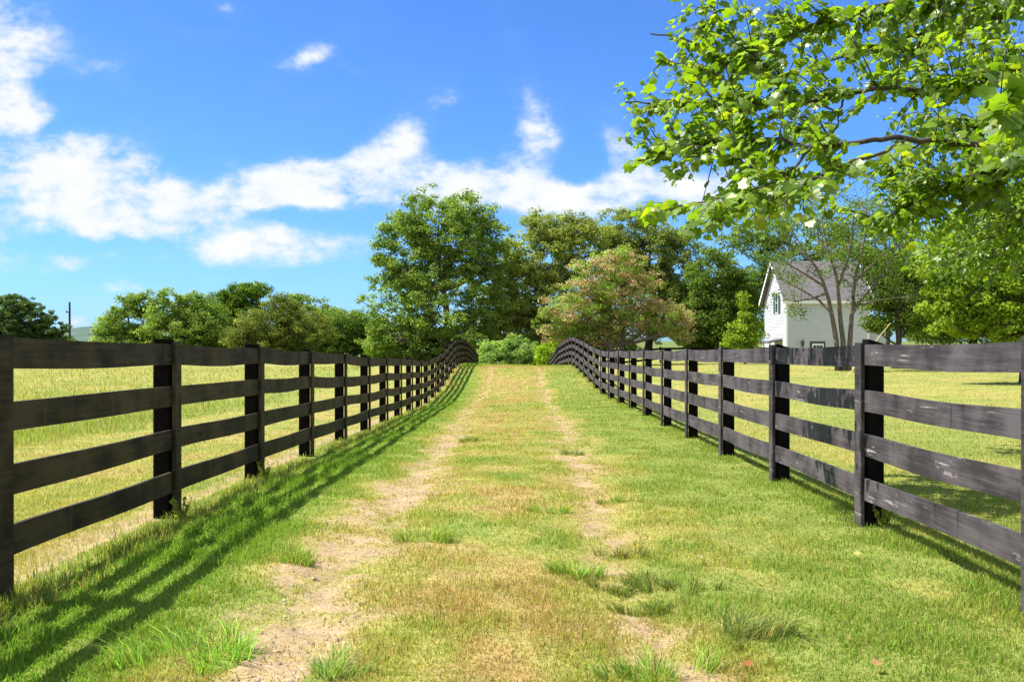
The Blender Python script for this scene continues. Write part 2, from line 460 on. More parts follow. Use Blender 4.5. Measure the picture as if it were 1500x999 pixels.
def smooth_interp(y, ys, zs):
    ys = np.asarray(ys, float); zs = np.asarray(zs, float)
    m = np.gradient(zs, ys)
    i = np.clip(np.searchsorted(ys, y) - 1, 0, len(ys) - 2)
    h = ys[i + 1] - ys[i]; t = np.clip((y - ys[i]) / h, 0, 1)
    return ((2 * t ** 3 - 3 * t ** 2 + 1) * zs[i] + (t ** 3 - 2 * t ** 2 + t) * h * m[i] + (-2 * t ** 3 + 3 * t ** 2) * zs[i + 1] + (t ** 3 - t ** 2) * h * m[i + 1])


def rut_r(y): return np.interp(y, [0, 5, 8, 14, 24, 35], [0.63, 0.66, 0.70, 0.88, 1.08, 1.15])
def rut_l(y): return np.interp(y, [0, 5, 8, 14, 24, 35], [-0.98, -0.98, -1.0, -1.0, -1.04, -0.98])


def ground_z(x, y, detail=True):
    x = np.asarray(x, float); y = np.asarray(y, float)
    yc = np.maximum(y, 0)
    zl = smooth_interp(yc, LY, LZ); zr = smooth_interp(yc, RY, RZ)
    fl = smooth_interp(yc, FLY, FLZ); fr = smooth_interp(yc, FRY, FRZ)
    t = np.clip((x + 2.63) / 5.3, 0, 1)
    z = zl * (1 - t) + zr * t
    wl = sstep(-3.2, -14, x); wr = sstep(3.4, 11, x)
    z = z * (1 - wl) + fl * wl
    z = z * (1 - wr) + fr * wr
    if detail:
        near = np.clip(1 - y / 60, 0, 1)
        z = z + (fbm(x * 0.9, y * 0.9, 5) - 0.5) * 0.05 + (fbm(x * 5, y * 5, 9, 3) - 0.5) * 0.022 * near
        wob = (fbm(x * 0 + 3, y * 0.35, 33) - 0.5) * 0.3
        for c in (rut_l(y) + wob, rut_r(y) + wob):
            g_ = np.exp(-((x - c) / 0.30) ** 2)
            z = z - 0.035 * g_ + g_ * near * ((fbm(x * 11, y * 9, 55, 3) - .5) * 0.035 + (fbm(x * 3.2, y * 2.4, 57, 2) - .5) * 0.05)
    return z + CAMZ


def gz(x, y): return float(ground_z(np.array([x]), np.array([y]))[0])


# surface description shared by the ground sheet and the grass on it
C_DIRT = np.array([0.335, 0.24, 0.15])
C_DRY = np.array([0.37, 0.29, 0.115])
C_GREEN = np.array([0.188, 0.255, 0.046])
C_LUSH = np.array([0.20, 0.30, 0.045])
C_YEL = np.array([0.300, 0.300, 0.070])
C_RUST = np.array([0.40, 0.25, 0.105])


def lerp(a, b, t): return a * (1 - t[..., None]) + b * t[..., None]


def cover(x, y):
    """returns dirt, lush, dry(0..1), rust, tall, colour"""
    wob = (fbm(x * 0 + 3, y * 0.35, 33) - 0.5) * 0.3
    cl = rut_l(y) + wob; crr = rut_r(y) + wob
    n1 = fbm(x * 2.2, y * 1.6, 21, 5); n2 = fbm(x * 7, y * 6, 41, 4); n3 = fbm(x * 0.7, y * 0.45, 61, 4)
    n4 = fbm(x * 17, y * 15, 81, 3)
    wl = np.interp(y, [3, 8, 14, 30, 50], [0.44, 0.42, 0.36, 0.22, 0.18]); wr = np.interp(y, [3, 8, 14, 30, 50], [0.24, 0.24, 0.36, 0.26, 0.2])
    dl = np.exp(-((x - cl) / wl) ** 2); dr = np.exp(-((x - crr) / wr) ** 2) * np.interp(y, [3, 8, 11, 16, 30], [0.78, 0.72, 0.9, 1.0, 0.95])
    r = np.maximum(dl, dr) * np.interp(y, [0, 14, 26, 60], [1, 1, .80, .72])
    n5 = fbm(x * 26, y * 22, 101, 3)
    dirt = sstep(0.45, 1.15, r + (n1 - 0.5) * 1.1 + (n2 - 0.5) * 1.1 + (n5 - .5) * 0.7)
    # worn line under the left fence
    fl = np.exp(-((x + 2.88) / 0.22) ** 2)
    dirt = np.maximum(dirt, sstep(0.55, 0.95, fl + (n2 - 0.5) * 0.8 + (n1 - .5) * 1.3) * 0.75)
    inlane = sstep(-2.7, -2.5, x) * (1 - sstep(2.6, 2.8, x))
    lush = np.exp(-((x + 2.05) / 0.42) ** 2) * sstep(0.25, 0.5, n1 + 0.15) * sstep(-2.66, -2.45, x)
    center = np.exp(-((x + 0.12) / 0.55) ** 2) * inlane
    rust = sstep(0.44, 0.66, n3 * 0.5 + n1 * 0.5) * center * sstep(0.35, 0.6, n2)
    rust = np.maximum(rust, sstep(0.55, 0.7, n3) * inlane * 0.35 * sstep(26, 36, y))
    rgt = sstep(1.1, 1.8, x) * inlane
    dry = np.clip(0.36 + 0.30 * np.exp(-((x + 0.25) / 1.15) ** 4) + (n1 - 0.5) * 1.5 + (n3 - 0.5) * 1.0 - lush * 0.9 - rgt * 0.26 + 0.45 * r + sstep(14, 40, y) * 0.2, 0, 1)
    left = 1 - sstep(-2.9, -2.6, x); right = sstep(2.7, 2.9, x)
    tall = (1 - sstep(-7.4, -6.6, x + (n1 - 0.5) * 0.8)) * left
    dry = np.where(left > 0.5, np.clip(0.62 + (n1 - .5) * 1.2 + (n3 - .5) - tall * 0.15, 0, 1), dry)
    edge = np.exp(-((x + 7.9) / 0.9) ** 2)
    dry = np.where(left > 0.5, dry * (1 - 0.75 * edge), dry)
    dry = np.where(right > 0.5, np.clip(0.20 + (n1 - .5) * 1.0 + (n3 - .5) * 1.2 + sstep(10, 26, y) * 0.26, 0, 1), dry)
    c = lerp(C_GREEN, C_YEL, sstep(0.2, 0.65, dry))
    c = lerp(c, C_DRY, sstep(0.6, 1.0, dry) * 0.8)
    c = lerp(c, C_LUSH, np.clip(lush, 0, 1) * 0.75)
    c = lerp(c, C_RUST, rust * 0.7)
    return dirt, lush, dry, rust, tall, c, n4


def build_ground():
    xs = np.concatenate([-np.geomspace(4.2, 3500, 90)[::-1], np.arange(-4.1, 4.11, 0.045), np.geomspace(4.2, 3500, 90)])
    ys = np.concatenate([[-400, -150, -60, -25, -10, -5, -2, 0, 1, 2], np.arange(2.6, 12, 0.045), np.arange(12, 30, 0.10), np.arange(30, 80, 0.3), np.geomspace(80, 5000, 60)])
    X, Y = np.meshgrid(xs, ys)
    Z = ground_z(X, Y)
    dirt, lush, dry, rust, tall, c, n4 = cover(X, Y)
    # under the blades: thatch, soil where worn
    base = c * 0.80 * (0.8 + 0.4 * n4[..., None])
    base = lerp(base, C_DRY * 0.95, 0.2 * np.ones_like(dirt))
    dc = C_DIRT * (0.82 + 0.36 * n4[..., None])
    base = lerp(base, dc, dirt * (0.72 + 0.28 * sstep(.35, .6, fbm(X * 9, Y * 8, 222, 4))))
    far = sstep(80, 160, Y)
    base = lerp(base, np.array([0.12, 0.15, 0.04]), far)
    nx, ny = len(xs), len(ys)
    i = np.arange(ny - 1)[:, None] * nx + np.arange(nx - 1)[None]
    f = np.stack([i, i + 1, i + nx + 1, i + nx], -1).reshape(-1, 4)
    v = np.stack([X, Y, Z], -1).reshape(-1, 3)
    o = build('ground', v, f, M_GROUND, col=base.reshape(-1, 3), smooth=True)
    tag(o, 'grass covered ground with two worn wheel ruts running between the board fences', 'ground', kind='structure')


build_ground()


# ------------------------------------------------------------------ grass
def blades(name, x, y, h, w, col, label, lean=0.5, simple_=False, cat='grass'):
    n = len(x)
    z = ground_z(x, y) - 0.004
    az = rng.uniform(0, 2 * np.pi, n); la = rng.uniform(0, 2 * np.pi, n)
    ln = np.abs(rng.normal(0, lean, n)) * h
    sx, sy = np.cos(az) * w / 2, np.sin(az) * w / 2
    lx, ly = np.cos(la) * ln, np.sin(la) * ln
    ln = np.minimum(ln, 1.5 * h); hz = h * np.sqrt(np.maximum(1 - (ln / h) ** 2 * 0.42, 0.06))
    b = np.stack([x, y, z], -1); s = np.stack([sx, sy, 0 * sx], -1); l = np.stack([lx, ly, 0 * lx], -1); up = np.stack([0 * x, 0 * x, hz], -1)
    if simple_:
        v = np.stack([b - s, b + s, b + l + up], 1).reshape(-1, 3)
        k = np.arange(n)[:, None] * 3
        f = [k + np.array([[0, 1, 2]])]; cc = np.repeat(col, 3, 0)
    else:
        m = b + l * 0.35 + up * 0.62
        v = np.stack([b - s, b + s, m + s * 0.8, m - s * 0.8, b + l + up], 1).reshape(-1, 3)
        k = np.arange(n)[:, None] * 5
        f = [k + np.array([[0, 1, 2, 3]]), k + np.array([[3, 2, 4]])]; cc = np.repeat(col, 5, 0)
    o = build(name, v, f, M_GRASS, col=cc)
    tag(o, label, cat, kind='stuff')
    return o


def vary(c, amt=0.22):
    n = len(c)
    b = rng.lognormal(0, amt, n)[:, None]
    h = rng.normal(0, 0.10, (n, 1))
    out = c * b
    out[:, 0:1] *= 1 + h; out[:, 2:3] *= 1 + h * 0.5
    return np.clip(out, 0.004, 0.75)


def scatter(n, y0, y1, x0f, x1f, power=1.0):
    """more per square metre close by; x range limited to what can be seen, with a margin"""
    u = rng.random(n)
    y = (y0 ** (-power) + u * (y1 ** (-power) - y0 ** (-power))) ** (-1 / power)
    a = x0f(y); b = x1f(y)
    return a + rng.random(n) * (b - a), y


def lane_grass():
    # the lane, three rings of distance
    for (n, y0, y1, simp) in ((330000, 3.1, 9.0, False), (230000, 9.0, 24.0, True), (90000, 24.0, 75.0, True)):
        x, y = scatter(n, y0, y1, lambda y: np.maximum(-2.75, -0.62 * y - .6), lambda y: np.minimum(2.9, 0.62 * y + .6), 0.6 if y0 < 5 else 1.0)
        dirt, lush, dry, rust, tall, c, n4 = cover(x, y)
        keep = rng.random(n) > np.clip(dirt * 0.70, 0, 1)
        keep &= rng.random(n) < 0.45 + 0.75 * n4 + lush
        x, y, dirt, lush, dry, rust, c = x[keep], y[keep], dirt[keep], lush[keep], dry[keep], rust[keep], c[keep]
        m = len(x)
        cl = fbm(x * 3.1, y * 3.1, 99, 3)
        h = rng.uniform(0.012, 0.036, m) * (0.75 + 0.9 * sstep(0.4, 0.7, cl)) + lush * rng.uniform(0.004, 0.045, m) * (0.4 + 1.2 * sstep(.35, .65, cl))
        h = h * (1 - 0.45 * dirt)
        w = rng.uniform(0.0028, 0.0055, m) * (1 + 0.3 * lush)
        w = np.maximum(w, 0.00062 * y); h = np.maximum(h, 0.0012 * y)
        dead = rng.random(m) < 0.10 + 0.25 * sstep(0.5, 0.9, dry) - lush * 0.12
        dead |= rng.random(m) < dirt * .7
        cc = c.copy(); cc[dead] = C_DRY * 0.95
        young = (rng.random(m) < 0.2); cc[young] = cc[young] * np.array([0.7, 0.95, 0.6])
        blades('grass', x, y, h, w, vary(cc), 'short mixed green and straw grass covering the lane between the fences' + ('' if y0 < 5 else ' further off' if y0 < 20 else ' up to the crest of the rise'), 1.25, simp)
    # left field: mown strip and taller meadow
    x, y = scatter(210000, 4.5, 60, lambda y: -0.60 * y - 2, lambda y: 0 * y - 2.8, 1.0)
    dirt, lush, dry, rust, tall, c, n4 = cover(x, y)
    keep = (rng.random(len(x)) > dirt * 0.85); x, y, dry, tall, c = x[keep], y[keep], dry[keep], tall[keep], c[keep]
    m = len(x)
    h = rng.uniform(0.02, 0.055, m) + tall * rng.uniform(0.04, 0.17, m)
    w = np.maximum(rng.uniform(0.003, 0.006, m), 0.00065 * y); h = np.maximum(h, 0.0013 * y)
    cc = c.copy(); dead = rng.random(m) < 0.28; cc[dead] = C_DRY
    blades('meadow_grass', x, y, h, w, vary(cc), 'yellow green meadow grass outside the dark left fence, taller past a mown strip', 0.9, True, 'meadow')
    # right yard
    x, y = scatter(170000, 4.5, 62, lambda y: 0 * y + 2.85, lambda y: 0.60 * y + 2, 1.0)
    dirt, lush, dry, rust, tall, c, n4 = cover(x, y)
    m = len(x)
    h = rng.uniform(0.025, 0.06, m); w = np.maximum(rng.uniform(0.003, 0.006, m), 0.00065 * y); h = np.maximum(h, 0.0012 * y)
    cc = c.copy(); dead = rng.random(m) < 0.2; cc[dead] = C_DRY
    blades('lawn_grass', x, y, h, w, vary(cc), 'mown yellow green lawn grass of the yard behind the faded right fence', 1.1, True, 'lawn')
    # longer uncut fringe under the boards of both fences
    for sgn, lab in ((-1, 'uncut fringe of long grass at the foot of the dark left fence'), (1, 'uncut fringe of grass at the foot of the faded right fence')):
        n = 13000 if sgn < 0 else 24000
        y = (3.5 ** -0.8 + rng.random(n) * (50 ** -0.8 - 3.5 ** -0.8)) ** (-1 / 0.8)
        x = (-2.50 + rng.normal(0, 0.10, n)) if sgn < 0 else (np.interp(y, [4.6, 7.1, 14.5, 24, 42, 80], [2.56, 2.64, 2.71, 2.76, 2.81, 2.83]) + rng.normal(0.08, 0.12, n))
        k = sstep(0.35, 0.65, fbm(x * 2, y * 2, 77)) > rng.random(n) * 0.8
        x, y = x[k], y[k]
        h = rng.uniform(0.03, 0.10, len(x)) * (1.0 if sgn < 0 else .7); w = np.maximum(0.005, 0.0006 * y) * np.ones(len(x))
        cc = np.where(rng.random((len(x), 1)) < (0.3 if sgn < 0 else .12), C_DRY, C_GREEN)
        blades('fringe_grass', x, y, h, w, vary(cc, .3), lab, 0.6, False, 'grass')


lane_grass()


def tuft(px, py, d_, size, label, dark=1.0, n=420, lean=0.75, base_col=None, flat=1.0):
    X = (px - CX) * d_ / F
    ns = int(rng.integers(6, 11))
    sc_x = rng.normal(0, .48, ns) * size * 1.2; sc_y = rng.normal(0, .34, ns) * size; sh = rng.uniform(.35, 1.1, ns)
    pick = rng.integers(0, ns, n)
    x = X + sc_x[pick] + rng.normal(0, 0.15, n) * size; y = d_ + sc_y[pick] + rng.normal(0, 0.15, n) * size
    r = np.hypot(x - X - sc_x[pick], y - d_ - sc_y[pick]) / (size + 1e-6)
    h = size * sh[pick] * rng.uniform(0.4, 1.05, n) * np.exp(-r * r * 0.8) * flat + 0.015
    w = rng.uniform(0.003, 0.0055, n)
    z = ground_z(x, y) - 0.004
    dx, dy = (x - X - sc_x[pick] * .6) / size, (y - d_ - sc_y[pick] * .6) / size
    ln = h * np.clip(np.abs(rng.normal(0.8, 0.45, n)), 0, lean * 2)
    ang = np.arctan2(dy, dx) + rng.normal(0, 0.7, n)
    lx, ly = np.cos(ang) * ln, np.sin(ang) * ln
    az = rng.uniform(0, 6.28, n)
    s = np.stack([np.cos(az) * w / 2, np.sin(az) * w / 2, 0 * w], -1)
    b = np.stack([x, y, z], -1); up = np.stack([0 * x, 0 * x, h], -1); l = np.stack([lx, ly, 0 * lx], -1)
    m = b + l * 0.35 + up * 0.6
    v = np.stack([b - s, b + s, m + s * .8, m - s * .8, b + l + up * 0.9], 1).reshape(-1, 3)
    k = np.arange(n)[:, None] * 5
    bc = (np.array([0.14, 0.22, 0.035]) if base_col is None else np.array(base_col)) * dark
    bc = bc * 0.85 + C_GREEN * .18 + 0.01
    bcs = np.tile(bc, (n, 1)) * (.75 + .6 * sh[pick][:, None]); straw = rng.random(n) < .2; bcs[straw] = C_DRY
    col = np.repeat(vary(bcs, 0.3), 5, 0)
    zc = gz(X, d_)
    # thatch mat the blades stand in
    th = np.linspace(0, 2 * np.pi, 28, endpoint=False); rr = np.array([0.02, .35, .7, 1.0])[:, None] * size * (0.72 + .12 * np.sin(th * 3 + px) + .07 * np.sin(th * 7))
    mx_ = X + rr * np.cos(th); my_ = d_ + rr * np.sin(th)
    mz_ = ground_z(mx_, my_) + np.array([.016, .014, .008, -.012])[:, None]
    mv = np.stack([mx_, my_, mz_], -1).reshape(-1, 3)
    ii = np.arange(3)[:, None] * 28; jj = np.arange(28)[None]
    mf = np.stack([ii + jj, ii + (jj + 1) % 28, ii + 28 + (jj + 1) % 28, ii + 28 + jj], -1).reshape(-1, 4) + len(v)
    v = np.concatenate([v, mv]); col = np.concatenate([col, np.tile(bc * .5 + C_YEL * .45, (len(mv), 1))])
    e = v - np.array([X, d_, zc])
    o = build('grass_tuft', e, [np.concatenate([k + np.array([[0, 1, 2, 3]]), mf]), k + np.array([[3, 2, 4]])], M_GRASS, col=col)
    o.location = (X, d_, zc)
    tag(o, label, 'grass tuft', 'tufts of longer grass along the wheel ruts')


def yd(py, z=-1.37):
    return -z * F / (py - CY)


TUFTS = [
    (625, 790, .20, 'broad blue green grass tuft on the right edge of the left rut', 1.0, None),
    (905, 728, .13, 'small olive grass tuft beside the right rut, farthest of the row by it', .8, None),
    (905, 806, .12, 'brown based grass tuft in the right rut above the cluster of four', .7, (.13, .14, .035)),
    (845, 838, .17, 'bright green flat tuft on the left edge of the right rut', 1.1, (.10, .2, .02)),
    (905, 856, .11, 'leftmost dark tuft of the cluster of four in the right rut', .7, (.11, .14, .03)),
    (945, 846, .13, 'upper dark green tuft of the cluster of four in the right rut', .7, (.1, .15, .03)),
    (945, 884, .16, 'nearest and widest dark tuft of the cluster of four in the right rut', .75, (.1, .16, .025)),
    (1005, 860, .15, 'rightmost dark tuft of the cluster of four in the right rut', .75, (.1, .16, .03)),
    (1075, 930, .20, 'round fine bladed tuft standing alone in the lawn right of the rut', .85, (.13, .17, .05)),
    (815, 742, .12, 'bright green tuft in the middle strip near the right rut', 1.1, (.11, .21, .02)),
    (320, 965, .24, 'long bladed bright tuft at the left edge of the left rut', 1.2, (.13, .25, .03)),
    (480, 990, .16, 'pale blue green tuft at the bottom edge inside the left rut', 1.0, (.16, .24, .07)),
    (430, 820, .20, 'thick green tuft on the verge between left fence shadow and rut', 1.1, None),
    (690, 640, .16, 'dark tuft in the left rut halfway to the rise', .8, None),
    (842, 665, .15, 'low dark tuft in the right rut halfway to the rise', .75, None),
    (960, 990, .18, 'leafy tuft at the bottom edge beside the right rut', 1.1, (.12, .2, .03)),
]
for (px, py, s, lab, dk, bc) in TUFTS:
    d_ = yd(py, -1.36 if py > 700 else -1.48)
    tuft(px, py, d_, s, lab, dk, int(360 * (s / 0.15) ** 1.3), base_col=bc, flat=0.85 if dk < .9 else .65)


# ------------------------------------------------------------------ fences
H_FENCE = 1.37
RAIL_TOPS = (1.355, 1.025, 0.70, 0.375)
RAIL_H = 0.158


def board_fence(sgn, xf, ys, mat, name_label):
    """posts on the outer side, boards nailed to them, an upright facing batten on the lane side"""
    x0 = float(xf(ys[1])); y0 = ys[1]
    prof = (LY, LZ) if sgn < 0 else (RY, RZ)
    zg = lambda y: smooth_interp(np.maximum(np.asarray(y, float), 0), *prof) + CAMZ
    root = empty('board_fence', (x0, y0, float(zg(y0))), *name_label)
    wob = {i: [random.uniform(-0.014, 0.014) for _ in range(4)] for i in range(len(ys))}
    for i, y in enumerate(ys):
        x = float(xf(y)); g = float(zg(y))
        # batten
        b = MB(); hw = 0.066; xi = x - sgn * 0.0; xo = x + sgn * 0.026
        tl = random.uniform(-0.006, 0.006); top = H_FENCE + random.uniform(-0.004, 0.012)
        a = []
        for (zz, dx) in ((g - 0.02, 0.0), (g + 0.7, tl * 0.5), (g + top, tl)):
            a += [(min(xi, xo) , y - hw + dx, zz), (max(xi, xo), y - hw + dx, zz), (max(xi, xo), y + hw + dx, zz), (min(xi, xo), y + hw + dx, zz)]
        f = []
        for r in range(2):
            for k in range(4):
                f.append((r * 4 + k, r * 4 + (k + 1) % 4, r * 4 + 4 + (k + 1) % 4, r * 4 + 4 + k))
        b.add(a, f + [(3, 2, 1, 0), (8, 9, 10, 11)])
        b.build('batten', mat, root)
        # post: sawn square post with weathered slanted top
        p = MB(); px0 = x + sgn * 0.054; px1 = x + sgn * (0.054 + 0.125)
        lo, hi = min(px0, px1), max(px0, px1)
        sl = random.uniform(0.0, 0.035); t0 = H_FENCE + random.uniform(0.012, 0.03)
        c = 0.012
        ring = lambda z, e0=0, e1=0: [(lo + c, y - .062, z + e0), (hi - c, y - .062, z + e1), (hi, y - .062 + c, z + e1), (hi, y + .062 - c, z + e1), (hi - c, y + .062, z + e1), (lo + c, y + .062, z + e0), (lo, y + .062 - c, z + e0), (lo, y - .062 + c, z + e0)]
        vv = ring(g - 0.15) + ring(g + t0, 0 if sgn > 0 else -sl, -sl if sgn > 0 else 0)
        p.add(vv, [(k, (k + 1) % 8, 8 + (k + 1) % 8, 8 + k) for k in range(8)])
        p.add(vv, [tuple(range(15, 7, -1))[::-1]])
        p.build('post', M_POST, root)
    # boards: each spans two bays, joints staggered between courses
    n = len(ys)
    for c, rt in enumerate(RAIL_TOPS):
        i = -(c % 2)
        while i < n - 1:
            i0, i1 = max(i, 0), min(i + 2, n - 1)
            i += 2
            if i1 <= i0:
                continue
            k = 8 * (i1 - i0) + 1
            yy = np.linspace(ys[i0] + 0.004, ys[i1] - 0.004, k)
            fr = (yy - ys[i0]) / (ys[i1] - ys[i0]) * (i1 - i0)
            off = np.interp(fr, range(i1 - i0 + 1), [wob[j][c] for j in range(i0, i1 + 1)])
            sag = -0.010 * np.sin(np.pi * (fr % 1.0)) ** 2 * random.uniform(0.2, 1.4)
            wave = 0.006 * np.sin(yy * random.uniform(1.2, 2.6) + random.uniform(0, 6))
            zt = zg(yy) + rt + off + sag + wave * 0.6
            hh = RAIL_H + random.uniform(-0.006, 0.006) + 0.004 * np.sin(yy * 2.1 + random.uniform(0, 6))
            bx = np.array([float(xf(q)) for q in yy]) + sgn * 0.028
            cup = np.interp(fr % 1.0, [0, .5, 1], [0, random.uniform(-.006, .004), 0])
            bx0 = bx + cup * 0 ; bx1 = bx + sgn * 0.024
            rings = np.stack([np.stack([bx0, yy, zt - hh], -1), np.stack([bx1, yy, zt - hh], -1), np.stack([bx1, yy, zt], -1), np.stack([bx0, yy, zt], -1)], 1)
            v = rings.reshape(-1, 3)
            fs = []
            for r in range(k - 1):
                for q in range(4):
                    fs.append((r * 4 + q, r * 4 + (q + 1) % 4, r * 4 + 4 + (q + 1) % 4, r * 4 + 4 + q))
            e = (k - 1) * 4
            fs += [(3, 2, 1, 0), (e, e + 1, e + 2, e + 3)]
            m = MB(); m.add(v, fs); m.build('rail', mat, root)
    return root


ys_l = [4.83 + 2.487 * i for i in range(-1, 29)]
ys_r = [4.62 + 2.467 * i for i in range(-1, 29)]
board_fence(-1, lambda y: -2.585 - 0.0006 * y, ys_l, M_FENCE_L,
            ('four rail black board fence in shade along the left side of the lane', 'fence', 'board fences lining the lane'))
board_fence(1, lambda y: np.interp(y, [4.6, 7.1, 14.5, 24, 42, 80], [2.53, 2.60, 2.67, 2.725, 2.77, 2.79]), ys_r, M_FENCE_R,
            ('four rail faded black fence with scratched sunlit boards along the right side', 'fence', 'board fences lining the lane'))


def cross_fence():
    y = 63.0
    xs = np.arange(7.5, 19.0, 2.44)
    root = empty('paddock_fence', (xs[0], y, gz(xs[0], y)), 'low dark paddock fence crossing the far yard left of the white house', 'fence')
    for x in xs:
        b = MB(); g = gz(x, y); b.box((x - .06, y, g - .1), (x + .06, y + .12, g + 1.05)); b.build('post', M_POST, root)
    for t in (1.0, .68, .36):
        b = MB()
        for x0, x1 in zip(xs[:-1], xs[1:]):
            z0, z1 = gz(x0, y) + t, gz(x1, y) + t
            v = [(x0, y - .028, z0 - .14), (x1, y - .028, z1 - .14), (x1, y - .003, z1 - .14), (x0, y - .003, z0 - .14), (x0, y - .028, z0), (x1, y - .028, z1), (x1, y - .003, z1), (x0, y - .003, z0)]
            b.add(v, [(0, 3, 2, 1), (4, 5, 6, 7), (0, 1, 5, 4), (1, 2, 6, 5), (2, 3, 7, 6), (3, 0, 4, 7)])
        b.build('rail', M_POST, root)


cross_fence()


# ------------------------------------------------------------------ trees
def leaf_quads(centers, normals, size, n):
    """diamond leaves folded a little"""
    a = np.cross(normals, rng.normal(size=(n, 3))); a /= np.linalg.norm(a, axis=1)[:, None] + 1e-9
    b = np.cross(normals, a)
    s = size[:, None]
    v = np.stack([centers - a * s * .5, centers + b * s * .32 + normals * s * .10, centers + a * s * .5, centers - b * s * .32 + normals * s * .10], 1)
    return v.reshape(-1, 3)


def unit(n):
    v = rng.normal(size=(n, 3)); return v / np.linalg.norm(v, axis=1)[:, None]


def make_tree(name, label, cat, group, d, base_px, blobs, leaf=0.26, per_clump=70, clump_r=0.75, spacing=1.0, cols=((.06, .11, .018), (.10, .16, .03)), bark=None,
              trunks=1, trunk_r=0.25, limbs=26, airy=0.0, base_z=None, limb_r=0.06, shell=0.5, droop=0.0, crown_name='crown', smooth_env=0.9, seedcol=None):
    """blobs: (px, py, rx_px, ry_px[, depth offset m]) ellipsoids that make the crown's envelope at distance d"""
    bark = bark or M_BARK_D
    bx = (base_px - CX) * d / F
    bz = gz(bx, d) if base_z is None else base_z
    root = empty(name, (bx, d, bz), label, cat, group)
    C = []; W = []; RR = []
    for bl in blobs:
        px, py, rx, ry = bl[:4]; dy = bl[4] if len(bl) > 4 else 0.0
        dd = d + dy
        c = at(px, py, dd); rad = np.array([rx * dd / F, 0.5 * (rx + ry) * dd / F * 0.85, ry * dd / F])
        C.append(c); RR.append(rad)
    allc = []; outd = []
    for c, rad in zip(C, RR):
        area = 4 * math.pi * ((rad[0] * rad[1]) ** 1.6 / 3 + (rad[0] * rad[2]) ** 1.6 / 3 + (rad[1] * rad[2]) ** 1.6 / 3) ** (1 / 1.6)
        nc = int(area / (spacing ** 2) * smooth_env) + 3
        u = unit(nc); rr = shell + (1 - shell) * rng.random(nc) ** 0.6
        rr = rr * (1 + 0.10 * rng.normal(size=nc))
        p = c + u * rad * rr[:, None]
        allc.append(p); outd.append(u)
    P = np.concatenate(allc); U = np.concatenate(outd)
    keep = np.ones(len(P), bool)
    for c, rad in zip(C, RR):     # drop clumps deep inside another lobe
        q = np.linalg.norm((P - c) / rad, axis=1)
        keep &= q > 0.5 * shell
    if airy:
        keep &= rng.random(len(P)) > airy
    keep &= P[:, 2] > ground_z(P[:, 0], P[:, 1], False) + 0.3
    P, U = P[keep], U[keep]
    n = len(P)
    cr = clump_r * rng.lognormal(0, 0.28, n)
    cnt = np.maximum(6, (per_clump * (cr / clump_r) ** 2).astype(int))
    idx = np.repeat(np.arange(n), cnt)
    m = len(idx)
    u = unit(m); rr = rng.random(m) ** 0.45
    off = u * (rr * cr[idx])[:, None] * np.array([1.1, 1.1, 0.62])
    off[:, 2] -= droop * (off[:, 0] ** 2 + off[:, 1] ** 2)
    pos = P[idx] + off
    nor = u * 0.55 + U[idx] * 0.35 + unit(m) * 0.55 + np.array([0, 0, 0.35])
    nor /= np.linalg.norm(nor, axis=1)[:, None]
    size = leaf * rng.uniform(0.6, 1.25, m)
    v = leaf_quads(pos, nor, size, m)
    c0, c1 = np.array(cols[0]), np.array(cols[1])
    tcl = np.clip(rng.normal(0.45, 0.28, n), 0, 1)[idx] * 0.7 + rng.random(m) * 0.3
    col = c0 + (c1 - c0) * tcl[:, None]
    if len(cols) > 2:
        xn = (P[:, 0] - P[:, 0].min()) / (np.ptp(P[:, 0]) + .01)
        pick = rng.random(n)[idx] < (0.34 + 0.38 * xn)[idx]
        pick &= rng.random(m) < 0.72
        col[pick] = np.array(cols[2]) * rng.uniform(0.7, 1.3, (pick.sum(), 1))
    col = col * rng.lognormal(0, 0.16, (m, 1))
    k = np.arange(m)[:, None] * 4
    build(crown_name, v, k + np.array([[0, 1, 2, 3]]), M_LEAF, root, col=np.repeat(np.clip(col, .003, .6), 4, 0))
    # trunk and limbs
    cen = np.average(P, axis=0)
    topz = P[:, 2].max()
    b = MB(); tops = []
    for t in range(trunks):
        a = np.array([bx, d, bz - 0.15]) + (np.array([rng.normal(0, .12), rng.normal(0, .12), 0]) if trunks > 1 else 0)
        e = cen + (np.array([rng.normal(0, .22) * (P[:, 0].std() * 2 + .1), rng.normal(0, .2) * 2, 0]) if trunks > 1 else 0)
        e = np.array([e[0], e[1], bz + (topz - bz) * (0.80 if trunks == 1 else 0.72)])
        s = np.linspace(0, 1, 12)
        pts = a + (e - a) * s[:, None]
        bend = np.stack([np.sin(s * 5 + t * 2.1), np.cos(s * 4 + t * 1.3), 0 * s], -1) * 0.02 * (topz - bz) * (s * (1 - s) * 4)[:, None]
        pts = pts + bend
        b.tube(pts, trunk_r * (1 - 0.9 * s) * (1 + 0.35 * np.exp(-s * 22)) + 0.012, 10)
        tops.append(pts)
    b.build('trunk', bark, root, smooth=True)
    b = MB()
    sel = rng.choice(n, min(limbs, n), replace=False)
    for q in sel:
        tp = tops[rng.integers(len(tops))]
        tgt = P[q]
        cand = np.arange(3, 11)
        hd = np.abs(tp[cand, 2] - (tgt[2] - 0.55 * np.hypot(tgt[0] - cen[0], tgt[1] - cen[1])))
        j = cand[np.argmin(hd)]
        st = tp[j]
        s = np.linspace(0, 1, 8)[:, None]
        mid = (st + tgt) / 2 + np.array([0, 0, -0.08]) * np.linalg.norm(tgt - st) + rng.normal(0, .05, 3) * np.linalg.norm(tgt - st)
        pts = st * (1 - s) ** 2 + 2 * mid * s * (1 - s) + tgt * s ** 2
        r0 = min(limb_r, trunk_r * (1 - 0.9 * j / 11)) if limb_r else .03
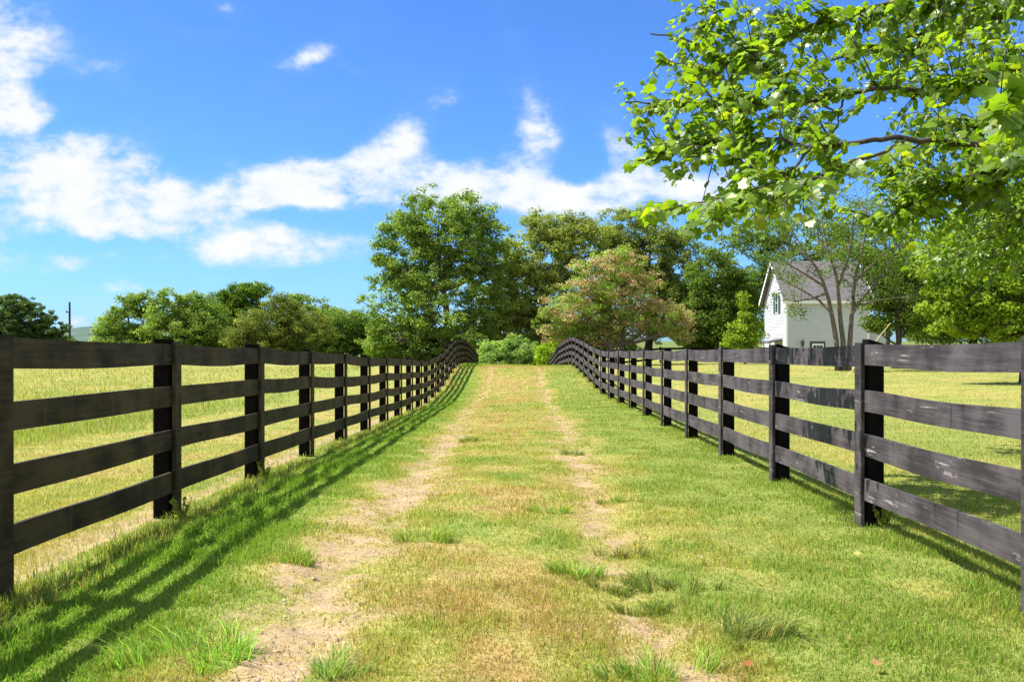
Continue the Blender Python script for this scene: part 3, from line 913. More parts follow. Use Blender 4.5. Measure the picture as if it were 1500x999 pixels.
        b.tube(pts, r0 * (1 - 0.85 * s[:, 0]) + 0.006, 6, False)
        for _ in range(2):
            w = rng.integers(3, 7)
            tip = P[rng.choice(n)] * 0.35 + pts[w] * 0.65
            q2 = pts[w] + (tip - pts[w]) * s
            b.tube(q2, r0 * 0.45 * (1 - 0.85 * s[:, 0]) + 0.004, 5, False)
    b.build('limbs', bark, root, smooth=True)
    return root


G_MID = ((0.110, 0.165, 0.038), (0.255, 0.335, 0.085))
G_OAK = ((0.15, 0.185, 0.05), (0.33, 0.36, 0.105))
G_DARK = ((0.065, 0.111, 0.023), (0.169, 0.234, 0.049))
G_BRIGHT = ((.14, .21, .025), (.29, .37, .05))
G_PINE = ((0.058, 0.098, 0.039), (0.13, 0.189, 0.072))
G_CEDAR = ((0.098, 0.124, 0.033), (0.208, 0.234, 0.065))

make_tree('broadleaf_tree', 'tallest bright green tree beyond the crest, left of the rounded oak', 'tree', 'trees beyond the rise', 84, 655,
          [(655, 345, 80, 66), (600, 370, 50, 62), (700, 370, 52, 68), (655, 430, 100, 70), (585, 450, 58, 55), (710, 450, 34, 62), (570, 500, 46, 30), (640, 500, 80, 34), (620, 318, 40, 36), (690, 320, 44, 36), (575, 350, 26, 30)],
          leaf=.27, per_clump=46, clump_r=.56, spacing=.74, cols=G_MID, trunk_r=.42, limbs=80, airy=.50, bark=M_BARK, limb_r=.12)
make_tree('oak_tree', 'dense rounded oak behind the russet tree, right of the tallest tree', 'tree', 'trees beyond the rise', 88, 805,
          [(800, 370, 62, 60), (850, 365, 46, 50), (765, 420, 50, 62), (735, 465, 34, 50), (800, 450, 80, 60), (760, 490, 55, 38), (840, 340, 40, 30), (790, 335, 36, 26)],
          leaf=.25, per_clump=56, clump_r=.56, spacing=.74, cols=G_OAK, trunk_r=.4, limbs=50, airy=.34, limb_r=.12)
make_tree('oak_tree', 'darker rounded oak rising behind the right side of the russet tree', 'tree', 'trees beyond the rise', 92, 950,
          [(925, 345, 52, 46), (960, 375, 58, 60), (905, 385, 40, 50), (1000, 400, 40, 62), (940, 440, 80, 62), (1000, 465, 60, 46)],
          leaf=.25, per_clump=56, clump_r=.56, spacing=.76, airy=.34, cols=((.13, .17, .045), (.285, .32, .095)), trunk_r=.4, limbs=40, limb_r=.12)
make_tree('redbud_tree', 'spreading redbud with russet pods among green leaves above the right fence', 'tree', None, 58, 905,
          [(885, 410, 60, 44), (850, 450, 52, 40), (925, 430, 46, 50), (970, 465, 46, 30), (820, 475, 34, 28), (900, 470, 70, 26), (905, 385, 34, 26), (1000, 485, 20, 18), (860, 490, 50, 16)],
          leaf=.15, per_clump=44, clump_r=.34, spacing=.44, cols=((.10, .16, .030), (.30, .38, .10), (.42, .285, .215)), trunks=2, trunk_r=.17, limbs=60, airy=.5, bark=M_BARK, limb_r=.07)
make_tree('evergreen_tree', 'dark dense tree between the oaks and the white house', 'tree', 'trees around the white house', 84, 1055,
          [(1045, 410, 36, 48), (1050, 455, 46, 50), (1020, 480, 40, 40), (1085, 440, 26, 50), (1060, 495, 50, 26)],
          leaf=.25, per_clump=70, clump_r=.6, spacing=.74, airy=.15, cols=G_DARK, trunk_r=.3, limbs=20)
make_tree('sapling_tree', 'small bright green tree left of the white house gable', 'tree', 'trees around the white house', 58, 1092,
          [(1092, 478, 18, 18), (1082, 500, 24, 14), (1108, 496, 14, 16), (1095, 455, 9, 16), (1106, 474, 12, 10), (1078, 484, 12, 10), (1090, 440, 5, 9)],
          leaf=.16, per_clump=34, clump_r=.30, spacing=.40, cols=G_BRIGHT, trunk_r=.06, limbs=14, limb_r=.03, airy=.25)
make_tree('locust_tree', 'tall light green tree behind the roof of the white house', 'tree', 'trees around the white house', 88, 1150,
          [(1130, 335, 42, 34), (1160, 370, 70, 46), (1100, 390, 50, 50), (1210, 370, 46, 50), (1100, 450, 40, 50), (1180, 420, 80, 40), (1075, 340, 28, 28), (1230, 420, 50, 40)],
          leaf=.24, per_clump=34, clump_r=.55, spacing=.76, cols=((.11, .17, .035), (.20, .27, .06)), trunk_r=.28, limbs=50, airy=.30, bark=M_BARK)
make_tree('locust_tree', 'tall thin leaved tree behind the right end of the white house', 'tree', 'trees around the white house', 82, 1300,
          [(1270, 320, 40, 34), (1310, 345, 50, 50), (1250, 380, 50, 40), (1340, 390, 50, 50), (1290, 420, 70, 50), (1330, 460, 60, 40), (1230, 320, 22, 26)],
          leaf=.22, per_clump=30, clump_r=.55, spacing=.78, cols=((.11, .165, .035), (.20, .25, .06)), trunk_r=.26, limbs=60, airy=.34, bark=M_BARK)
make_tree('thicket_tree', 'bushy tree closing the gap behind the bright maple at the right edge', 'tree', 'trees around the white house', 70, 1420,
          [(1400, 400, 60, 70), (1470, 400, 60, 80), (1380, 470, 50, 40), (1450, 470, 70, 44), (1530, 430, 60, 90), (1350, 440, 30, 50)],
          leaf=.24, per_clump=85, clump_r=.75, spacing=.9, cols=G_MID, trunk_r=.3, limbs=20)
make_tree('maple_tree', 'bright yellow green maple in the yard at the right edge above the fence', 'tree', None, 33, 1505,
          [(1440, 430, 76, 52), (1500, 360, 84, 74), (1400, 462, 50, 36), (1480, 470, 90, 36), (1430, 345, 60, 50), (1560, 430, 90, 60), (1380, 400, 34, 40), (1580, 300, 90, 90), (1480, 280, 70, 50)],
          leaf=.15, per_clump=46, clump_r=.28, spacing=.38, cols=G_BRIGHT, trunk_r=.2, limbs=60, airy=.38, limb_r=.06, shell=.45)
# tree with forked grey stems before the house
def forked_tree():
    d = 46.0
    bx = (1236 - CX) * d / F; bz = gz(bx, d)
    root = empty('forked_tree', (bx, d, bz), 'thin leaved tree with three grey stems forking before the white house', 'tree', 'trees around the white house')
    limbs_px = [
        [(1228, 534), (1226, 500), (1221, 470), (1215, 440), (1206, 412), (1195, 390), (1180, 372), (1168, 350)],
        [(1236, 534), (1236, 500), (1232, 470), (1230, 440), (1226, 405), (1216, 375), (1208, 345), (1204, 322)],
        [(1244, 534), (1246, 500), (1248, 470), (1250, 440), (1254, 405), (1262, 375), (1268, 345), (1270, 315)],
    ]
    subs = [
        [(1222, 462), (1200, 440), (1175, 425), (1150, 412), (1130, 405)],
        [(1208, 420), (1185, 405), (1160, 390), (1140, 378)],
        [(1247, 465), (1262, 440), (1280, 420), (1300, 390), (1318, 365)],
        [(1250, 448), (1268, 446), (1290, 440), (1320, 437), (1345, 430)],
        [(1253, 415), (1270, 395), (1290, 378), (1312, 360), (1330, 340)],
        [(1228, 420), (1240, 390), (1248, 360), (1250, 330), (1256, 300)],
        [(1216, 378), (1200, 350), (1190, 330), (1186, 305)],
        [(1212, 430), (1190, 438), (1165, 442), (1150, 440)],
    ]
    tb = MB()
    for L_ in limbs_px:
        pts = np.array([at(x, y, d + 0.25 * math.sin(i)) for i, (x, y) in enumerate(L_)])
        pts[0][2] = bz - 0.1
        tb.tube(pts, np.linspace(.14, .03, len(pts)), 9)
    tb.build('trunk', M_BARK, root, smooth=True)
    lb = MB(); tips = []
    for i, L_ in enumerate(subs):
        dd = d + np.linspace(0, rng.uniform(-2.0, 2.0), len(L_))
        pts = np.array([at(x, y, q) for (x, y), q in zip(L_, dd)])
        lb.tube(pts, np.linspace(.07, .012, len(pts)), 6, False)
        for j in range(2, len(pts)):
            for _ in range(4):
                tip = pts[j] + rng.normal(0, .75, 3) + np.array([0, 0, .35])
                lb.tube(np.array([pts[j], (pts[j] + tip) / 2 + rng.normal(0, .08, 3), tip]), [.016, .011, .006], 4, False)
                tips.append(tip)
        tips.append(pts[-1])
    for L_ in limbs_px:
        for j in range(4, len(L_)):
            p0 = at(*L_[j], d)
            for _ in range(5):
                tip = p0 + rng.normal(0, .9, 3) + np.array([0, 0, .5])
                lb.tube(np.array([p0, (p0 + tip) / 2 + rng.normal(0, .1, 3), tip]), [.02, .013, .006], 4, False)
                tips.append(tip)
    lb.build('limbs', M_BARK, root, smooth=True)
    T = np.array(tips)
    dense = T[rng.random(len(T)) < np.where((T[:, 0] > (1225 - CX) * d / F), 1.0, .6)]
    idx = np.repeat(np.arange(len(dense)), 62); m = len(idx)
    pos = dense[idx] + unit(m) * (rng.random(m)[:, None] ** .5) * np.array([.55, .55, .40])
    nor = unit(m) + np.array([0, 0, .5]); nor /= np.linalg.norm(nor, axis=1)[:, None]
    v = leaf_quads(pos, nor, .125 * rng.uniform(.6, 1.2, m), m)
    t = np.clip(rng.normal(.5, .3, len(dense)), 0, 1)[idx][:, None]
    col = np.array([.05, .09, .02]) * (1 - t) + np.array([.13, .19, .035]) * t
    build('crown', v, np.arange(m)[:, None] * 4 + np.array([[0, 1, 2, 3]]), M_LEAF, root, col=np.repeat(col, 4, 0))


forked_tree()
make_tree('yard_tree', 'leafy tree with dark trunk beside the right end of the white house', 'tree', 'trees around the white house', 50, 1318,
          [(1320, 430, 34, 34), (1345, 390, 40, 34), (1300, 460, 26, 24), (1345, 465, 28, 26), (1290, 400, 30, 30), (1370, 430, 24, 34), (1285, 455, 22, 30), (1270, 380, 26, 24)],
          leaf=.17, per_clump=60, clump_r=.5, spacing=.58, cols=((.075, .12, .025), (.15, .20, .04)), trunks=2, trunk_r=.16, limbs=34, airy=.35)

# bushes down the far side of the rise
for (lab, d, px, bl, cols) in (
        ('pale green bush filling the dip at the end of the lane', 76, 745, [(742, 516, 26, 22), (722, 524, 24, 22), (768, 520, 26, 22), (750, 540, 50, 18), (755, 500, 12, 12), (785, 530, 16, 14)], ((.16, .24, .07), (.30, .40, .13))),
        ('yellow green bush at the end of the lane beside the right fence', 72, 806, [(806, 535, 18, 18), (798, 520, 14, 14), (815, 515, 14, 18), (790, 545, 18, 12)], ((.20, .28, .025), (.34, .43, .05))),
        ('mid green bush at the end of the lane beside the left fence', 80, 706, [(700, 525, 26, 20), (690, 505, 20, 24), (715, 540, 24, 14)], G_MID),
        ('tall green shrub under the tallest tree', 86, 625, [(620, 512, 50, 22), (570, 518, 30, 18), (665, 512, 40, 26)], ((.10, .18, .02), (.19, .28, .035))),
        ('shaded shrub under the dense rounded oak', 86, 790, [(790, 505, 30, 20), (820, 512, 26, 16), (850, 505, 40, 18), (900, 508, 40, 16)], G_DARK)):
    make_tree('bush', lab, 'bush', 'bushes beyond the crest of the lane', d, px, bl, leaf=.19, per_clump=36, clump_r=.36, spacing=.42, cols=cols, trunk_r=.05, limbs=14, limb_r=.025, shell=.35, airy=.35)

# the tree line across the left field
LINE = [
    ('pine_tree', 'bluish pine at the far left end of the tree line', 115, 20, [(15, 455, 45, 24), (40, 470, 42, 26), (5, 490, 50, 26), (75, 478, 30, 12), (60, 500, 40, 20)], G_PINE, .26, .5, .1),
    ('broadleaf_tree', 'first rounded tree right of the utility pole in the far tree line', 118, 192, [(195, 470, 34, 38), (160, 485, 20, 22), (190, 500, 50, 24), (205, 448, 20, 20)], G_MID, .30, .85, .2),
    ('broadleaf_tree', 'twin crowned tree in the middle of the far left tree line', 115, 265, [(245, 455, 30, 32), (290, 460, 34, 34), (265, 490, 60, 36), (315, 485, 30, 40)], G_MID, .30, .85, .15),
    ('feathery_tree', 'taller feathery tree rising above the middle of the far tree line', 122, 362, [(355, 432, 34, 16), (378, 424, 22, 12), (338, 445, 24, 16), (355, 460, 40, 26), (340, 490, 40, 34)], ((.09, .15, .02), (.16, .23, .035)), .32, .8, .25),
    ('cedar_tree', 'brown green cedar in front of the far tree line', 98, 415, [(415, 455, 26, 26), (405, 480, 58, 30), (445, 485, 50, 26), (400, 505, 70, 20), (370, 490, 34, 30)], G_CEDAR, .22, .75, 0),
    ('broadleaf_tree', 'green tree right behind the brown cedar', 112, 465, [(450, 460, 36, 28), (475, 485, 44, 32), (430, 450, 20, 20)], G_MID, .28, .8, .12),
    ('broadleaf_tree', 'lower tree at the right end of the far left tree line', 108, 520, [(515, 485, 36, 26), (545, 495, 34, 30), (500, 505, 50, 20)], ((.045, .085, .018), (.10, .15, .03)), .28, .8, .12),
    ('broadleaf_tree', 'dim broad tree standing behind the gap left of the feathery tree', 128, 320, [(320, 470, 44, 34), (310, 495, 60, 26), (350, 500, 60, 26)], G_MID, .3, .8, .1),
    ('broadleaf_tree', 'broad low tree filling the row behind the brown cedar and the tallest tree', 126, 500, [(490, 480, 50, 28), (540, 490, 50, 30), (450, 490, 50, 30)], G_MID, .3, .8, .1),
    ('broadleaf_tree', 'low tree at the left end closing the line behind the pine', 135, 110, [(-60, 495, 100, 24), (60, 505, 60, 14), (-180, 470, 90, 50)], G_DARK, .3, .8, .1),
]
for (nm, lab, d, px, bl, cols, lf, cr_, airy) in LINE:
    make_tree(nm, lab, 'tree', 'tree line across the left field', d, px, bl, leaf=lf, per_clump=56, clump_r=cr_ * .75, spacing=.80 if nm != 'pine_tree' else .7, cols=cols, trunk_r=.22, limbs=16, airy=airy)


# ------------------------------------------------------------------ overhanging sycamore
def leaf_template():
    # five lobed outline, tip along +x
    ang = [180, 150, 118, 96, 78, 62, 45, 34, 22, 10, 0]
    rad = [0.16, 0.36, 0.38, 0.50, 0.43, 0.44, 0.56, 0.47, 0.46, 0.51, 0.64]
    pts = [(r * math.cos(R(a)), r * math.sin(R(a))) for a, r in zip(ang, rad)]
    low = [(x, -y) for (x, y) in pts[1:-1]][::-1]
    out = pts + low
    v = [(0, 0, 0.03)] + [(x + 0.0, y, -0.18 * (x * x + y * y) + 0.05 * abs(y)) for x, y in out]
    k = len(out)
    f = [(0, 1 + i, 1 + (i + 1) % k) for i in range(k)]
    return np.array(v), np.array(f)


def sycamore():
    TX, TY = 9.3, 9.6
    bz = gz(TX, TY)
    root = empty('sycamore_tree', (TX, TY, bz), 'large leaved sycamore whose boughs hang into view over the right fence', 'tree')
    tb = MB()
    tz = np.linspace(0, 1, 12)
    tp = np.array([[TX + .25 * math.sin(3 * s), TY + .2 * math.sin(4 * s + 1), bz - .2 + 9.5 * s] for s in tz])
    tb.tube(tp, .34 * (1 - .8 * tz) + .12 * np.exp(-tz * 14), 14)
    tb.build('trunk', M_BARK, root, smooth=True)

    def dp(px, d): return d if (px > 1420 and d < 5.7) else (d * 1.4 if d <= 9 else d * 1.12)
    def P(l): return np.array([at(x_, y_, dp(x_, d_)) for (x_, y_, d_) in l])
    j1, j2, j3 = tp[5], tp[6], tp[7]
    prim = [
        (j1, [(1700, 215, 7.0), (1560, 200, 6.5), (1500, 205, 6.3), (1430, 213, 6.2), (1330, 203, 6.1), (1280, 206, 6.0), (1190, 216, 6.0), (1150, 206, 6.1), (1100, 203, 6.3), (1040, 213, 6.5), (985, 222, 6.6), (935, 236, 6.7)], .030),
        (j2, [(1700, 60, 7.6), (1560, 90, 7.2), (1460, 118, 7.0), (1385, 133, 6.8), (1300, 130, 6.7), (1240, 139, 6.7), (1180, 150, 6.8), (1110, 150, 6.9), (1040, 152, 7.1), (960, 152, 7.3), (918, 150, 7.4)], .028),
        (j3, [(1750, -160, 8.0), (1580, -80, 7.6), (1450, -20, 7.3), (1330, 0, 7.2), (1230, 25, 7.2), (1140, 60, 7.2), (1070, 80, 7.3), (1010, 60, 7.4), (955, 50, 7.5)], .028),
        (at(1330, 203, 6.1 * 1.4), [(1290, 225, 5.9), (1240, 240, 5.8), (1190, 262, 5.7), (1130, 270, 5.7), (1070, 292, 5.7), (1010, 300, 5.8), (965, 316, 5.8)], .013),
        (j1, [(1650, 260, 9.0), (1560, 235, 9.5), (1480, 240, 10.0), (1400, 275, 10.5), (1340, 300, 11.0), (1290, 325, 11.3)], .035),
        (j1, [(1750, 300, 9.5), (1620, 300, 11.0), (1520, 330, 12.5), (1440, 360, 13.5), (1380, 380, 14.0)], .035),
        (j2, [(1700, 100, 9.5), (1560, 130, 10.5), (1450, 170, 11.0), (1370, 200, 11.5), (1300, 240, 12.0)], .034),
        (j3, [(1600, -60, 10.0), (1480, 0, 10.0), (1380, 40, 10.0), (1280, 70, 10.0), (1200, 95, 10.0)], .034),
        (j2, [(1650, 150, 7.4), (1540, 150, 6.2), (1480, 160, 5.4), (1430, 175, 5.0)], .022),
        (at(1180, 150, 6.8 * 1.4), [(1150, 120, 6.8), (1120, 95, 6.9), (1080, 60, 7.0), (1050, 20, 7.1), (1020, -20, 7.2)], .014),
        (at(1190, 216, 6.0 * 1.4), [(1160, 250, 5.9), (1120, 255, 5.8), (1100, 245, 5.9), (1075, 230, 5.9)], .012),
        (at(1240, 139, 6.7 * 1.4), [(1230, 165, 6.6), (1228, 185, 6.6), (1215, 205, 6.5)], .010),
        (at(1110, 150, 6.9 * 1.4), [(1080, 130, 7.0), (1040, 105, 7.1), (1000, 95, 7.2), (965, 90, 7.3)], .012),
        (j3, [(1900, -300, 9), (1800, -500, 8), (1500, -500, 8), (1300, -450, 8.5)], .05),
        (tp[8], [(2300, -500, 9), (2500, -400, 9), (2700, -300, 9)], .06),
        (tp[9], [(2100, -700, 10), (1900, -900, 11), (1700, -900, 12)], .06),
        (j2, [(2000, 50, 12), (1850, 0, 14), (1700, -50, 15)], .05),
        (j2, [(2400, 50, 8.5), (2700, 80, 8), (3000, 100, 7.5)], .05),
    ]
    lb = MB(); samples = []
    for st, l, r0 in prim:
        pts = np.vstack([np.asarray(st)[None], P(l)])
        # smooth and roughen the course of the bough
        t = np.linspace(0, len(pts) - 1, (len(pts) - 1) * 5 + 1)
        sm = np.stack([smooth_interp(t, np.arange(len(pts)), pts[:, i]) for i in range(3)], -1)
        sm += rng.normal(0, .006, sm.shape)
        lb.tube(sm, np.linspace(r0, r0 * .18 + .002, len(sm)) * 1.25, 8, False)
        samples.append(sm)
    S = np.concatenate(samples)
    # leaf sprays: where the boughs carry their foliage (photograph pixel, depth, spread in px, number)
    zones = [
        (960, 150, 7.3, 45, 38, 16), (1010, 90, 7.3, 55, 50, 22), (1000, 195, 6.8, 60, 40, 24), (1065, 190, 6.6, 60, 60, 22), (1090, 80, 7.0, 70, 60, 30), (1130, 20, 7.2, 90, 30, 26),
        (1000, 20, 7.4, 30, 30, 5), (1160, 110, 6.9, 60, 50, 24), (1250, 40, 7.2, 80, 45, 34), (1350, 40, 7.2, 80, 50, 40), (1450, 50, 7.0, 70, 60, 40), (1300, 110, 6.8, 80, 30, 12), (1400, 130, 6.8, 70, 40, 20),
        (1140, 170, 6.6, 60, 30, 16), (1110, 235, 6.0, 70, 28, 14), (1000, 235, 6.6, 60, 24, 10), (1060, 305, 5.8, 80, 28, 26), (1150, 290, 5.7, 60, 26, 16), (1020, 335, 5.8, 36, 16, 7), (955, 305, 5.8, 20, 16, 5), (1100, 330, 5.7, 60, 18, 8),
        (1220, 260, 5.8, 50, 20, 9), (1180, 200, 6.2, 50, 20, 8), (1480, 160, 5.6, 60, 60, 16), (1470, 225, 6.0, 50, 30, 14), (1380, 205, 6.4, 80, 22, 10), (1490, 100, 5.4, 30, 40, 6),
        (945, 200, 7.0, 36, 34, 10), (1060, 140, 7.0, 60, 30, 14), (975, 255, 6.6, 36, 14, 5),
    ]
    far_zones = [
        (1330, 270, 11.0, 55, 36, 30), (1400, 250, 10.6, 60, 40, 36), (1470, 270, 10.3, 60, 50, 40), (1300, 330, 11.3, 32, 26, 16), (1380, 330, 12.0, 60, 46, 44), (1460, 345, 12.5, 60, 46, 50), (1420, 400, 13.5, 60, 30, 26), (1490, 410, 13.0, 50, 36, 26),
        (1290, 90, 10, 70, 50, 30), (1400, 60, 10, 90, 60, 44), (1350, 180, 11.3, 70, 30, 16), (1490, 20, 10, 50, 60, 26), (1270, 250, 11.5, 22, 20, 7), (1205, 300, 11.5, 18, 16, 5), (1450, 190, 11, 60, 30, 22),
        (1440, 300, 11.5, 60, 50, 40), (1490, 350, 11, 40, 60, 36), (1350, 370, 13, 40, 30, 18),
        (1600, 300, 11, 80, 90, 40), (1600, 100, 9, 80, 90, 40), (1500, -450, 8, 300, 120, 60), (1800, -300, 9, 250, 200, 80), (2200, -400, 9.5, 300, 200, 90), (1800, -800, 11, 300, 200, 80), (1750, -30, 14, 150, 120, 50), (2700, 50, 8, 250, 160, 60), (2300, -100, 9, 250, 150, 60), (1900, 100, 10, 150, 120, 50),
    ]
    LP = []; LD = []; LS = []; LC = []
    for zi, (px, py, d, sx, sy, cnt) in enumerate([z for z in zones for _ in (0,)] + far_zones):
        farz = zi >= len(zones)
        d = dp(px, d)
        for _ in range(int(cnt * (1.15 if not farz else 1.45))):
            q = rng.normal(0, .55, 2)
            dd = d + rng.normal(0, .5)
            tip = at(px + q[0] * sx, py + q[1] * sy, dd)
            i = np.argmin(np.linalg.norm(S - tip + np.array([-.25, 0, 0]), axis=1))
            st = S[i]
            dv = tip - st; L_ = np.linalg.norm(dv)
            if False:
                st = tip - dv / L_ * .8; L_ = .8
                st = S[i]
            s = np.linspace(0, 1, 7)[:, None]
            mid = (st + tip) / 2 + np.array([0, 0, .10 * L_]) + rng.normal(0, .06, 3) * L_
            pts = st * (1 - s) ** 2 + 2 * mid * s * (1 - s) + tip * s ** 2
            lb.tube(pts, np.linspace(.0075 if L_ > .5 else .005, .0022, 7), 5, False)
            # alternate leaves along the outer half metre
            nl = rng.integers(7, 12)
            along = np.clip(1 - np.linspace(0, min(1, .95 / (L_ + .05)), nl), 0, 1)
            tdir = (pts[-1] - pts[-3]); tdir /= np.linalg.norm(tdir) + 1e-9
            for k, a in enumerate(along):
                p = st * (1 - a) ** 2 + 2 * mid * a * (1 - a) + tip * a * a
                side = np.cross(tdir, [0, 0, 1]); side /= np.linalg.norm(side) + 1e-9
                sd_ = 1 if k % 2 else -1
                dirv = tdir * .6 + side * sd_ * .8 + rng.normal(0, .35, 3) + np.array([0, 0, -.35])
                dirv /= np.linalg.norm(dirv)
                pet = rng.uniform(.025, .06)
                LP.append(p + dirv * pet); LD.append(dirv)
                LS.append((rng.uniform(.065, .165) if k > 1 else rng.uniform(.035, .09)) * (1.0 if not farz else 1.0))
                LC.append(rng.random())
    lb.build('boughs', M_BARK_D, root, smooth=True)
    LP = np.array(LP); LD = np.array(LD); LS = np.array(LS); LC = np.array(LC); n = len(LP)
    nor = rng.normal(0, .55, (n, 3)) + np.array([-.15, 0, .85])
    nor -= LD * np.sum(nor * LD, 1)[:, None]; nor /= np.linalg.norm(nor, axis=1)[:, None]
    side = np.cross(nor, LD)
    tv, tf = leaf_template()
    curl = rng.uniform(.4, 3.6, n)
    sx = tv[:, 0] + .1
    V = LP[:, None] + LS[:, None, None] * (LD[:, None] * sx[None, :, None] + side[:, None] * tv[None, :, 1, None] * rng.uniform(.75, 1.05, n)[:, None, None] + nor[:, None] * (tv[None, :, 2] * curl[:, None])[:, :, None])
    c0 = np.array([.085, .155, .016]); c1 = np.array([.19, .29, .022]); c2 = np.array([.34, .42, .035])
    col = c0 + (c1 - c0) * LC[:, None]
    y = rng.random(n) < .13; col[y] = c2 * rng.uniform(.5, .85, (y.sum(), 1))
    pale = rng.random(n) < .12; col[pale] = np.array([.15, .22, .09]) * rng.uniform(.7, 1.1, (pale.sum(), 1))
    k = len(tv)
    f = (np.arange(n)[:, None, None] * k + tf[None]).reshape(-1, 3)
    build('foliage', V.reshape(-1, 3), f, M_LEAF_NEAR, root, col=np.repeat(col, k, 0))
    print('sycamore leaves', n)


sycamore()


# ------------------------------------------------------------------ white house
def house():
    X0, X1 = 18.95, 24.55; Y0, Y1 = 65.0, 70.6
    g = gz(20, 67) - 0.05
    ZE = CAMZ + 2.97; ZR = CAMZ + 5.62
    M_SID = simple('white_siding', (.50, .52, .56), .55, .05, 3)
    M_TRIM = simple('white_trim', (.78, .79, .80), .5, .03, 3)
    M_DARKF = simple('dark_frame', (.03, .035, .04), .5, .2, 6)
    M_SHUT = simple('green_grey_shutter', (.05, .085, .085), .6, .2, 6)
    M_GLASS = simple('window_glass', (.03, .04, .05), .08, .1, 2)
    m, nt, bs = new_mat('roof_shingle')
    tc = nt.nodes.new('ShaderNodeTexCoord'); mp = nt.nodes.new('ShaderNodeMapping'); mp.inputs['Rotation'].default_value = (R(-43), 0, 0)
    br = nt.nodes.new('ShaderNodeTexBrick'); br.inputs['Scale'].default_value = 3.2; br.inputs['Mortar Size'].default_value = .03
    br.inputs['Color1'].default_value = (.085, .078, .085, 1); br.inputs['Color2'].default_value = (.13, .118, .125, 1); br.inputs['Mortar'].default_value = (.07, .065, .07, 1)
    br.inputs['Brick Width'].default_value = .9; br.inputs['Row Height'].default_value = .45
    nt.links.new(tc.outputs['Object'], mp.inputs['Vector']); nt.links.new(mp.outputs[0], br.inputs['Vector']); nt.links.new(br.outputs['Color'], bs.inputs['Base Color'])
    bs.inputs['Roughness'].default_value = .9
    M_ROOF = m
    root = empty('farmhouse', (X0, Y0, g), 'white clapboard house with grey shingle roof behind the right fence', 'house')
    yc = (Y0 + Y1) / 2
    # clapboards: every course leans out at its foot
    w = MB(); step = .20
    z = g - .1
    while z < ZE:
        z1 = min(z + step, ZE)
        w.add([(X0, Y0 - .04, z), (X1, Y0 - .04, z), (X1, Y0, z1), (X0, Y0, z1), (X0, Y0, z), (X1, Y0, z)], [(0, 1, 2, 3), (0, 4, 5, 1)])
        w.add([(X1 + .04, Y0, z), (X1 + .04, Y1, z), (X1, Y1, z1), (X1, Y0, z1), (X1, Y0, z), (X1, Y1, z)], [(0, 1, 2, 3), (0, 4, 5, 1)])
        w.add([(X0, Y1 + .018, z), (X1, Y1 + .018, z), (X1, Y1, z1), (X0, Y1, z1)], [(0, 1, 2, 3)])
        z = z1
    z = g - .1
    for xx, s in ((X0, -1), (X1, 1)):
        z = g - .1 if s < 0 else ZE
        while z < ZR - .05:
            z1 = min(z + step, ZR - .05)
            def hw(q): return (Y1 - Y0) / 2 * (1 if q <= ZE else max(.01, (ZR - q) / (ZR - ZE)))
            a, b_ = hw(z), hw(z1)
            w.add([(xx + s * .028, yc - a, z), (xx + s * .028, yc + a, z), (xx, yc + b_, z1), (xx, yc - b_, z1), (xx, yc - a, z), (xx, yc + a, z)], [(0, 1, 2, 3), (0, 4, 5, 1)])
            z = z1
    w.build('wall', M_SID, root)
    # roof slopes with overhang
    oh = .32; ov = .35
    sl = (ZR - ZE) / ((Y1 - Y0) / 2)
    r = MB(); t = .10
    for s in (-1, 1):
        ye = yc + s * ((Y1 - Y0) / 2 + oh); ze = ZE - oh * sl + .12
        zr = ZR + .12
        v = [(X0 - ov, yc, zr), (X1 + ov, yc, zr), (X1 + ov, ye, ze), (X0 - ov, ye, ze)]
        v += [(a, b_, c - t) for a, b_, c in v]
        r.add(v, [(0, 1, 2, 3), (7, 6, 5, 4), (0, 3, 7, 4), (1, 5, 6, 2), (3, 2, 6, 7)])
    ro = r.build('roof', M_ROOF, root)
    # white rake boards and eave boards
    k = MB()
    for xx in (X0 - ov - .03, X1 + ov + .002):
        for s in (-1, 1):
            ye = yc + s * ((Y1 - Y0) / 2 + oh + .02); ze = ZE - oh * sl + .13
            zr = ZR + .14
            v = [(xx, yc, zr), (xx + .028, yc, zr), (xx + .028, ye, ze), (xx, ye, ze)]
            v += [(a, b_, c - .24) for a, b_, c in v]
            k.add(v, [(0, 1, 2, 3), (7, 6, 5, 4), (0, 3, 7, 4), (1, 5, 6, 2), (3, 2, 6, 7)])
    ze = ZE - oh * sl
    k.box((X0 - ov, Y0 - oh - .03, ze - .10), (X1 + ov, Y0 - oh - .003, ze + .10))
    k.box((X0 - ov + .03, Y0 - oh, ze - .11), (X1 + ov - .03, Y0 - .02, ze - .085))
    k.build('trim_board', M_TRIM, root)
    for xx, yy in ((X0, Y0), (X1, Y0)):
        c = MB(); c.box((xx - .05, yy - .05, g - .1), (xx + .09, yy + .09, ZE - .12)); c.build('corner_board', M_TRIM, root)
    # gable window between dark shutters
    wy = yc - .55; wz = CAMZ + 2.0
    f = MB(); f.box((X0 - .07, wy - .36, wz - .05), (X0 + .02, wy + .36, wz + 1.5)); fr = f.build('window', M_TRIM, root)
    p = MB(); p.box((X0 - .078, wy - .28, wz + .04), (X0 - .06, wy + .28, wz + .70)); p.box((X0 - .078, wy - .28, wz + .76), (X0 - .06, wy + .28, wz + 1.42)); p.build('pane', M_GLASS, fr)
    for s in (-1, 1):
        a, b_ = sorted((wy + s * .40, wy + s * .82))
        q = MB(); q.box((X0 - .07, a, wz - .05), (X0 - .02, b_, wz + 1.5))
        for i in range(12): q.box((X0 - .085, a + .04, wz + .02 + i * .12), (X0 - .066, b_ - .04, wz + .09 + i * .12))
        q.build('shutter', M_SHUT, root)
    # back door with dark surround and small panes
    dx = (1198.5 - CX) * Y0 / F
